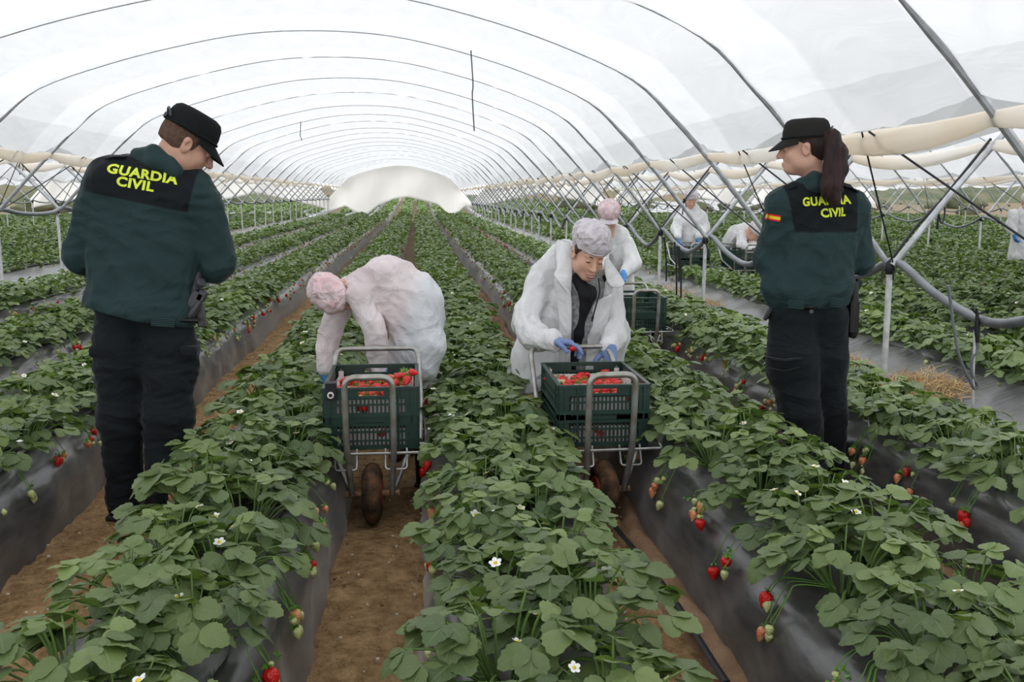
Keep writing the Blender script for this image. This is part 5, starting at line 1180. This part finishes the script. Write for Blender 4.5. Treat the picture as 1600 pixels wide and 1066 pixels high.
for an, kn in (((625, 720, .0), 0), ((640, 720, .1), 0)):
    b0 = q(*an); b0[2] = .06; S = Sdf(); S.cone(b0 + [-.02, -.10, -.01], b0 + [0, .05, 0], .04, .046, .02); S.cone(b0, b0 + [0, 0, .22], .05, .055, .03); mu = Multi(); mu.add(S.mesh(.009)); mu.build('boot', M['mud'], r3)

# ---- worker 2: smiling, bent forward towards the camera
Y = 4.98; r4 = person_root('smiling worker in open white gown and white hair net bending over the second cart', .84, 4.98)
H = Head(q(920, 398, -.12), (.15, -.90, -.40), (.20, -.28, .94), 1.04)
mu = Multi(); mu.add(H.skin(q(905, 450, .06), .048, slim=.001).mesh(.0035), 0)
E = MB()
for s_ in (-1, 1):     # lowered lids, lashes, brows
    E.tube([Vector(H.p(s_ * .031 + x, .0905 - 3.2 * x * x + (-.001), -.0015 - .0 + 9 * x * x)) for x in (-.0115, -.006, 0, .006, .0115)], [.0012, .0021, .0024, .0021, .0012], 6, 2)
    E.tube([Vector(H.p(s_ * (.013 + t * .036), .0895 - .020 * t * t, .022 + .0065 * math.sin(math.pi * min(1, t * 1.15)) - .004 * t)) for t in (0, .25, .5, .75, 1)], [.002, .0036, .0036, .0028, .0012], 6, 2, flat=.6)
E.tube([Vector(H.p(x, .1000 - 7 * x * x, -.0655 + 8 * x * x)) for x in np.linspace(-.027, .027, 9)], [.001, .0022, .003, .0034, .003, .0034, .003, .0022, .001], 6, 1)
E.tube([Vector(H.p(x, .1005 - 8 * x * x, -.0705 + 9 * x * x)) for x in np.linspace(-.021, .021, 7)], [.0008, .0022, .003, .0032, .003, .0022, .0008], 6, 3)
E.tube([Vector(H.p(x, .0985 - 7.5 * x * x, -.0775 + 10 * x * x)) for x in np.linspace(-.022, .022, 7)], [.001, .003, .0042, .0046, .0042, .003, .001], 6, 1)
V = np.array([tuple(v) for v in E.v]); B = Sdf(); B.chain([q(905, 440, .08), q(905, 500, .2), q(900, 580, .30)], [.09, .13, .12], .05)
for hp, kn, an in (((875, 590, .3), (860, 680, .15), (865, 740, .25)), ((930, 590, .3), (935, 680, .15), (935, 740, .25))): B.chain([q(*hp), q(*kn), q(*an)], [.075, .052, .036], .03)
LS, LE, LW = q(845, 450, .10), q(822, 515, -.02), q(862, 532, -.30); RS, RE, RW = q(950, 465, .12), q(962, 520, -.0), q(953, 540, -.22)
B.chain([LS, LE, LW], [.045, .038, .026], .02); B.chain([RS, RE, RW], [.045, .038, .026], .02)
mu.add(B.mesh(.012), 0)
h1 = dict(curl=(.35, .55, .6, .65), sc=1.17, spread=.16, thumb=(.5, .7)); h2 = dict(curl=(.75, .25, .6, .7), sc=1.17, spread=.22, thumb=(.8, .5))
hf1 = (.86, -.30, -.10); hp1 = (.10, -.25, -.95); hf2 = (-.05, -.45, -.85); hp2 = (-.55, -.55, .2)
mu.add(hand(LW, hf1, hp1, -1, r=.9, **h1).mesh(.004), 0); mu.add(hand(RW, hf2, hp2, 1, r=.9, **h2).mesh(.004), 0)
# features are material slots of the same mesh
off = mu.n; nf = [f for f in E.f]
bo = None
Vall = np.concatenate(mu.v + [V]); Fl = [tuple(int(i) for i in f) for F_ in mu.f for f in F_] + [tuple(i + off for i in f) for f in nf]; mi = [0] * sum(len(F_) for F_ in mu.f) + E.m
bo = mesh_obj('body', Vall, Fl, [M['skin_w'], M['lip'], M['brow'], M['teeth']], r4, True, mi, True)
mu = Multi(); mu.add(hand(LW, hf1, hp1, -1, **h1).mesh(.003)); mu.build('glove', M['glove'], r4)
mu = Multi(); mu.add(hand(RW, hf2, hp2, 1, **h2).mesh(.003)); mu.build('glove', M['glove'], r4)
def held(p, rot, label):
    o = bpy.data.objects.new('held_strawberry', BERRY['red'][1]); C.objects.link(o); o.location = p; o.rotation_euler = rot; tag(o, label, 'strawberry')
hw = Vector(LW) + Vector(hf1).normalized() * .125 + Vector(hp1).normalized() * .028; held(hw + Vector((.0, -.01, .02)), (1.2, .3, 1.9), "ripe strawberry held in the smiling worker's right glove")
hw = Vector(RW) + Vector(hf2).normalized() * .095 + Vector(hp2).normalized() * .045; held(hw, (.3, .3, .3), "ripe strawberry held in the smiling worker's left glove")
# hair at the temples, under the net
S = Sdf(); k = H.k; S.ell(H.p(0, -.012, .036), (.079 * k, .097 * k, .083 * k), H.R, .02); S.ell(H.p(-.062, .02, .02), (.018, .03, .04), H.R, .02); S.ell(H.p(.062, .02, .02), (.018, .03, .04), H.R, .02)
def hc3(P, v): L = (P - H.c) @ H.R / H.k; return np.maximum(v, np.maximum(L[:, 1] - .055 + .9 * (np.clip(.05 - L[:, 2], 0, 1)), -.02 - L[:, 2] - .5 * (-L[:, 1] + .0)))
mu = Multi(); mu.add(S.mesh(.005, cut=hc3)); mu.build('hair', M['hair_brown'], r4)
S = Sdf(); S.ell(H.p(0, -.035, .075), (.102, .125, .098), H.R, .03); S.ell(H.p(0, .045, .075), (.088, .062, .05), H.R, .04); S.ell(H.p(0.02, .02, .13), (.085, .075, .045), H.R, .05)
def nc4(P, v): L = (P - H.c) @ H.R / H.k; return np.maximum(v, -(L[:, 2] - .044 + .42 * (.10 - L[:, 1]) - .0))
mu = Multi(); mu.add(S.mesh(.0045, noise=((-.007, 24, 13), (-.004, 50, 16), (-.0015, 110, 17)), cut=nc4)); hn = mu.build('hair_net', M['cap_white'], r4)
m = MB(); m.tube([Vector(H.p(.084 * math.cos(a), .012 + .086 * math.sin(a), .044 + .42 * (.10 - (.012 + .086 * math.sin(a))))) for a in np.linspace(-.3, math.pi + .3, 24)], .004, 6); m.build('elastic_edge', M['cap_white'], hn)
# inner clothes
I = Sdf(); I.chain([q(915, 445, -.03), q(912, 490, .0), q(905, 560, .05), q(903, 600, .1)], [.085, .105, .11, .10], .05); I.chain([q(893, 425, .0), q(905, 445, -.05), q(930, 452, -.06), q(942, 430, -.0)], [.03, .035, .035, .03], .03)
mu = Multi(); mu.add(I.mesh(.008, noise=((.006, 20, 3),))); mu.build('checked_jacket', M['greycoat'], r4)
S = Sdf(); S.chain([q(903, 436, -.07), q(918, 462, -.125), q(914, 482, -.120), q(905, 520, -.085), q(898, 560, -.045), q(896, 600, -.02)], [.034, .036, .020, .020, .026, .028], .03); S.chain([q(900, 438, -.03), q(920, 455, -.07), q(942, 438, -.03)], [.030, .042, .030], .03)
mu = Multi(); mu.add(S.mesh(.007, noise=((.004, 20, 3),))); mu.build('black_top', M['blackcloth'], r4)
m = MB(); m.tube(catmull([q(935, 435, -.15), q(937, 455, -.175), q(932, 475, -.185), q(926, 497, -.18)], 5), .004, 6); m.tube([q(926, 494, -.18), q(925, 502, -.18)], [.006, .004], 6); m.tube(catmull([q(924, 445, -.16), q(926, 460, -.165), q(924, 472, -.165)], 5), .003, 6); m.build('drawcord', M['black'], r4)
G = Sdf()
G.chain([q(872, 425, .12), q(850, 500, .14), q(845, 590, .16), q(850, 640, .16)], [.11, .14, .15, .15], .08); G.chain([q(930, 440, .14), q(942, 520, .16), q(935, 600, .18), q(925, 640, .18)], [.11, .13, .12, .10], .08)
G.chain([q(850, 430, .10), q(880, 400, .10), q(930, 430, .12)], [.085, .075, .075], .05)
G.chain([q(842, 445, .06), q(822, 505, -.05), q(838, 528, -.18), q(862, 532, -.29)], [.078, .078, .074, .062], .018); G.chain([q(952, 455, .08), q(962, 512, -.05), q(960, 530, -.14), q(955, 540, -.20)], [.080, .072, .070, .062], .018)
G.chain([q(885, 440, -.03), q(882, 490, .0), q(880, 560, .0), q(872, 630, .02)], [.045, .05, .055, .055], .03); G.chain([q(948, 445, -.03), q(942, 500, .0), q(925, 570, .02), q(920, 640, .04)], [.045, .055, .055, .055], .03)
G.chain([q(830, 560, .1), q(832, 645, .1)], [.12, .14], .05)
def gc4(P, v):
    # open front between the two edges
    L = []
    a, b, w = q(917, 450), q(900, 600), .0
    tz = np.clip((a[2] - P[:, 2]) / (a[2] - b[2]), -.4, 1.2); cx = a[0] + (b[0] - a[0]) * tz; half = np.interp(tz, [-.4, 0, .45, .8, 1.2], [.085, .075, .052, .020, .016])
    inside = (half - np.abs(P[:, 0] - cx)); fr = (4.98 + .10) - P[:, 1]
    cutv = np.minimum(inside, fr); v = np.maximum(v, cutv)
    return np.maximum(v, (.36 - P[:, 2]) + .25 * (P[:, 0] - .6))
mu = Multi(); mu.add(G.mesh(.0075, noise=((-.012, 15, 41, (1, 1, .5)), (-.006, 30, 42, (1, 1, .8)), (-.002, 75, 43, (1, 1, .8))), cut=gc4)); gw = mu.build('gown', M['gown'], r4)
# wide collar flaps
def flap(pts_o, pts_i, par, name, matn='gown', th=.004):
    m = MB(); n = len(pts_o); V = []
    rows = 5
    for a, b in zip(pts_o, pts_i):
        a, b = Vector(a), Vector(b)
        for j in range(rows): t = j / (rows - 1); V.append(a.lerp(b, t) + Vector((0, -.018 * math.sin(math.pi * t), .0)))
    m.add(V, [(i * rows + j, i * rows + j + 1, (i + 1) * rows + j + 1, (i + 1) * rows + j) for i in range(n - 1) for j in range(rows - 1)])
    o = m.build(name, M[matn], par); s = o.modifiers.new('t', 'SOLIDIFY'); s.thickness = th; ss = o.modifiers.new('s', 'SUBSURF'); ss.levels = ss.render_levels = 1; return o
flap([q(868, 372, .03), q(868, 400, -.03), q(872, 420, -.08), q(862, 428, -.11)], [q(893, 378, -.02), q(896, 410, -.08), q(893, 440, -.13), q(892, 470, -.13)], gw, 'collar')
flap([q(950, 402, -.0), q(960, 415, -.05), q(972, 432, -.08), q(978, 443, -.09)], [q(944, 405, -.08), q(944, 430, -.12), q(952, 450, -.14), q(966, 451, -.13)], gw, 'collar')
flap([q(862, 428, -.10), q(872, 470, -.09), q(874, 520, -.07), q(872, 600, -.04)], [q(893, 450, -.14), q(894, 490, -.12), q(892, 530, -.09), q(890, 610, -.05)], gw, 'front_edge')
flap([q(925, 470, -.12), q(920, 510, -.09), q(910, 560, -.06), q(905, 620, -.03)], [q(962, 452, -.13), q(950, 500, -.10), q(935, 560, -.07), q(925, 620, -.04)], gw, 'front_edge')
for an in ((865, 745, .2), (935, 745, .2)):
    b0 = q(*an); b0[2] = .06; S = Sdf(); S.cone(b0 + [0, -.12, -.01], b0 + [0, .05, 0], .042, .046, .02); S.cone(b0, b0 + [0, 0, .24], .052, .06, .03); mu = Multi(); mu.add(S.mesh(.009)); mu.build('boot', M['mud'], r4)

# ---- far workers, from one builder: joints in pixels of the photograph at their own distance
def far_worker(label, Yp, head, fwd, up, parts, arms, gloves, cap='cap_white', gm='gown', zg=0, brim=False, legs=(), gn=.007, hsc=1.0):
    global Y, H
    Y = Yp; c0 = q(*head); rt_ = person_root(label, float(c0[0]), Yp, zg + .01); H = Head(c0, fwd, up, hsc)
    neck = c0 + np.array([0, .03, -.16]) if fwd[2] > -.6 else q(*parts[0][0][0])
    mu = Multi(); mu.add(H.skin(neck, .05).mesh(.008), 0); B = Sdf()
    for pts, rs in parts[:1]: B.chain([q(*p) for p in pts], [r * .7 for r in rs], .05)
    for pts, rs in arms: B.chain([q(*p) for p in pts], [r * .55 for r in rs], .03)
    for pts, rs in legs: B.chain([q(*p) for p in pts], [r * .8 for r in rs], .03)
    mu.add(B.mesh(.015), 0)
    for w, f, p, s in gloves: mu.add(hand(q(*w), f, p, s, r=.9).mesh(.007), 0)
    mu.build('body', M['skin_w'], rt_)
    for w, f, p, s in gloves: g_ = Multi(); g_.add(hand(q(*w), f, p, s, sc=1.08).mesh(.007)); g_.build('glove', M['glove_bright'], rt_)
    G = Sdf()
    for pts, rs in list(parts) + list(arms): G.chain([q(*p) for p in pts], rs, .06)
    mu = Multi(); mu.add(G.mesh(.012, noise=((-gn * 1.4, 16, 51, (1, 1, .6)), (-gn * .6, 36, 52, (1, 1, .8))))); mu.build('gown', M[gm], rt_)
    S = Sdf(); S.ell(H.p(0, -.015, .085), (.100, .118, .075), H.R, .03); S.ell(H.p(0, -.0, .06), (.092, .105, .03), H.R, .02)
    def ncut(P, v): L = (P - H.c) @ H.R / H.k; return np.maximum(v, .035 - L[:, 2])
    mu = Multi(); mu.add(S.mesh(.008, noise=((.005, 30, 5),), cut=ncut)); hn = mu.build('hair_net', M[cap], rt_)
    if brim:
        S = Sdf(); S.ell(H.p(0, .10, .035), (.085, .065, .007), H.R, .01); mu = Multi(); mu.add(S.mesh(.004)); mu.build('brim', M['cap_white'], hn)
    for pts, rs in legs:
        T_ = Sdf(); T_.chain([q(*p) for p in pts], rs, .03); mu = Multi(); mu.add(T_.mesh(.014)); mu.build('trouser_leg', M['trouser'], rt_)
    return rt_
far_worker('worker in white gown and peaked pink-tinted cap behind the smiling worker', 8.45, (951, 340, 0), (-.15, -.85, -.55), (-.05, -.5, .85),
    [([(962, 372, .12), (965, 410, .2), (962, 470, .25)], [.13, .16, .17])], [([(980, 385, .05), (988, 412, -.05), (976, 428, -.22)], [.075, .075, .05]), ([(945, 380, .05), (938, 410, -.05), (948, 428, -.22)], [.075, .07, .05])],
    [((974, 428, -.25), (-.2, -.6, -.7), (-.4, -.3, 0), 1), ((950, 428, -.25), (.2, -.6, -.7), (.4, -.3, 0), -1)], 'cap_pink', brim=True, legs=[([(955, 470, .25), (955, 520, .2), (955, 560, .25)], [.09, .07, .055]), ([(972, 470, .25), (974, 520, .2), (974, 560, .25)], [.09, .07, .055])])
far_worker('worker in white gown and cap standing upright beyond the posts', 13.5, (1079, 313, 0), (-.05, -.9, -.35), (0, -.3, .95),
    [([(1079, 328, .08), (1079, 345, .1), (1080, 382, .1)], [.13, .19, .20])], [([(1062, 338, .05), (1056, 358, 0), (1060, 370, -.2)], [.085, .075, .055]), ([(1096, 338, .05), (1100, 358, 0), (1092, 370, -.2)], [.085, .075, .055])],
    [((1060, 369, -.2), (0, -.3, -.95), (.5, 0, 0), -1), ((1091, 369, -.2), (0, -.3, -.95), (-.5, 0, 0), 1)], legs=[([(1074, 385, .1), (1074, 420, .1)], [.09, .08]), ([(1088, 385, .1), (1088, 420, .1)], [.09, .08])])
far_worker('worker in white gown bent over a cart behind the female officer', 13.0, (1176, 364, -.1), (.45, -.35, -.8), (.5, -.5, .6),
    [([(1166, 362, .1), (1152, 368, .15), (1143, 378, .2)], [.13, .14, .13])], [([(1160, 370, -.05), (1158, 382, -.15), (1170, 389, -.3)], [.075, .065, .05]), ([(1172, 372, .1), (1176, 384, -.1), (1176, 390, -.3)], [.07, .06, .05])],
    [((1170, 389, -.3), (.6, -.5, -.5), (0, 0, -1), 1), ((1177, 390, -.3), (.3, -.5, -.7), (0, 0, -1), -1)], legs=[([(1146, 385, .2), (1146, 425, .2)], [.10, .08])])
far_worker('worker in a long white gown at the right edge of the picture', 13.2, (1606, 318, 0), (-.3, -.9, -.3), (0, -.2, 1),
    [([(1604, 335, .05), (1604, 360, .05), (1600, 398, .05)], [.14, .19, .22])], [([(1584, 335, 0), (1580, 355, -.02), (1585, 364, -.1)], [.085, .07, .05]), ([(1625, 335, 0), (1628, 358, -.02), (1620, 370, -.1)], [.085, .07, .05])],
    [((1585, 364, -.1), (.15, -.1, -1), (.5, 0, 0), -1), ((1620, 370, -.1), (-.1, -.1, -1), (-.5, 0, 0), 1)], legs=[([(1598, 400, .05), (1598, 425, .05)], [.08, .07]), ([(1612, 400, .05), (1612, 425, .05)], [.08, .07])])
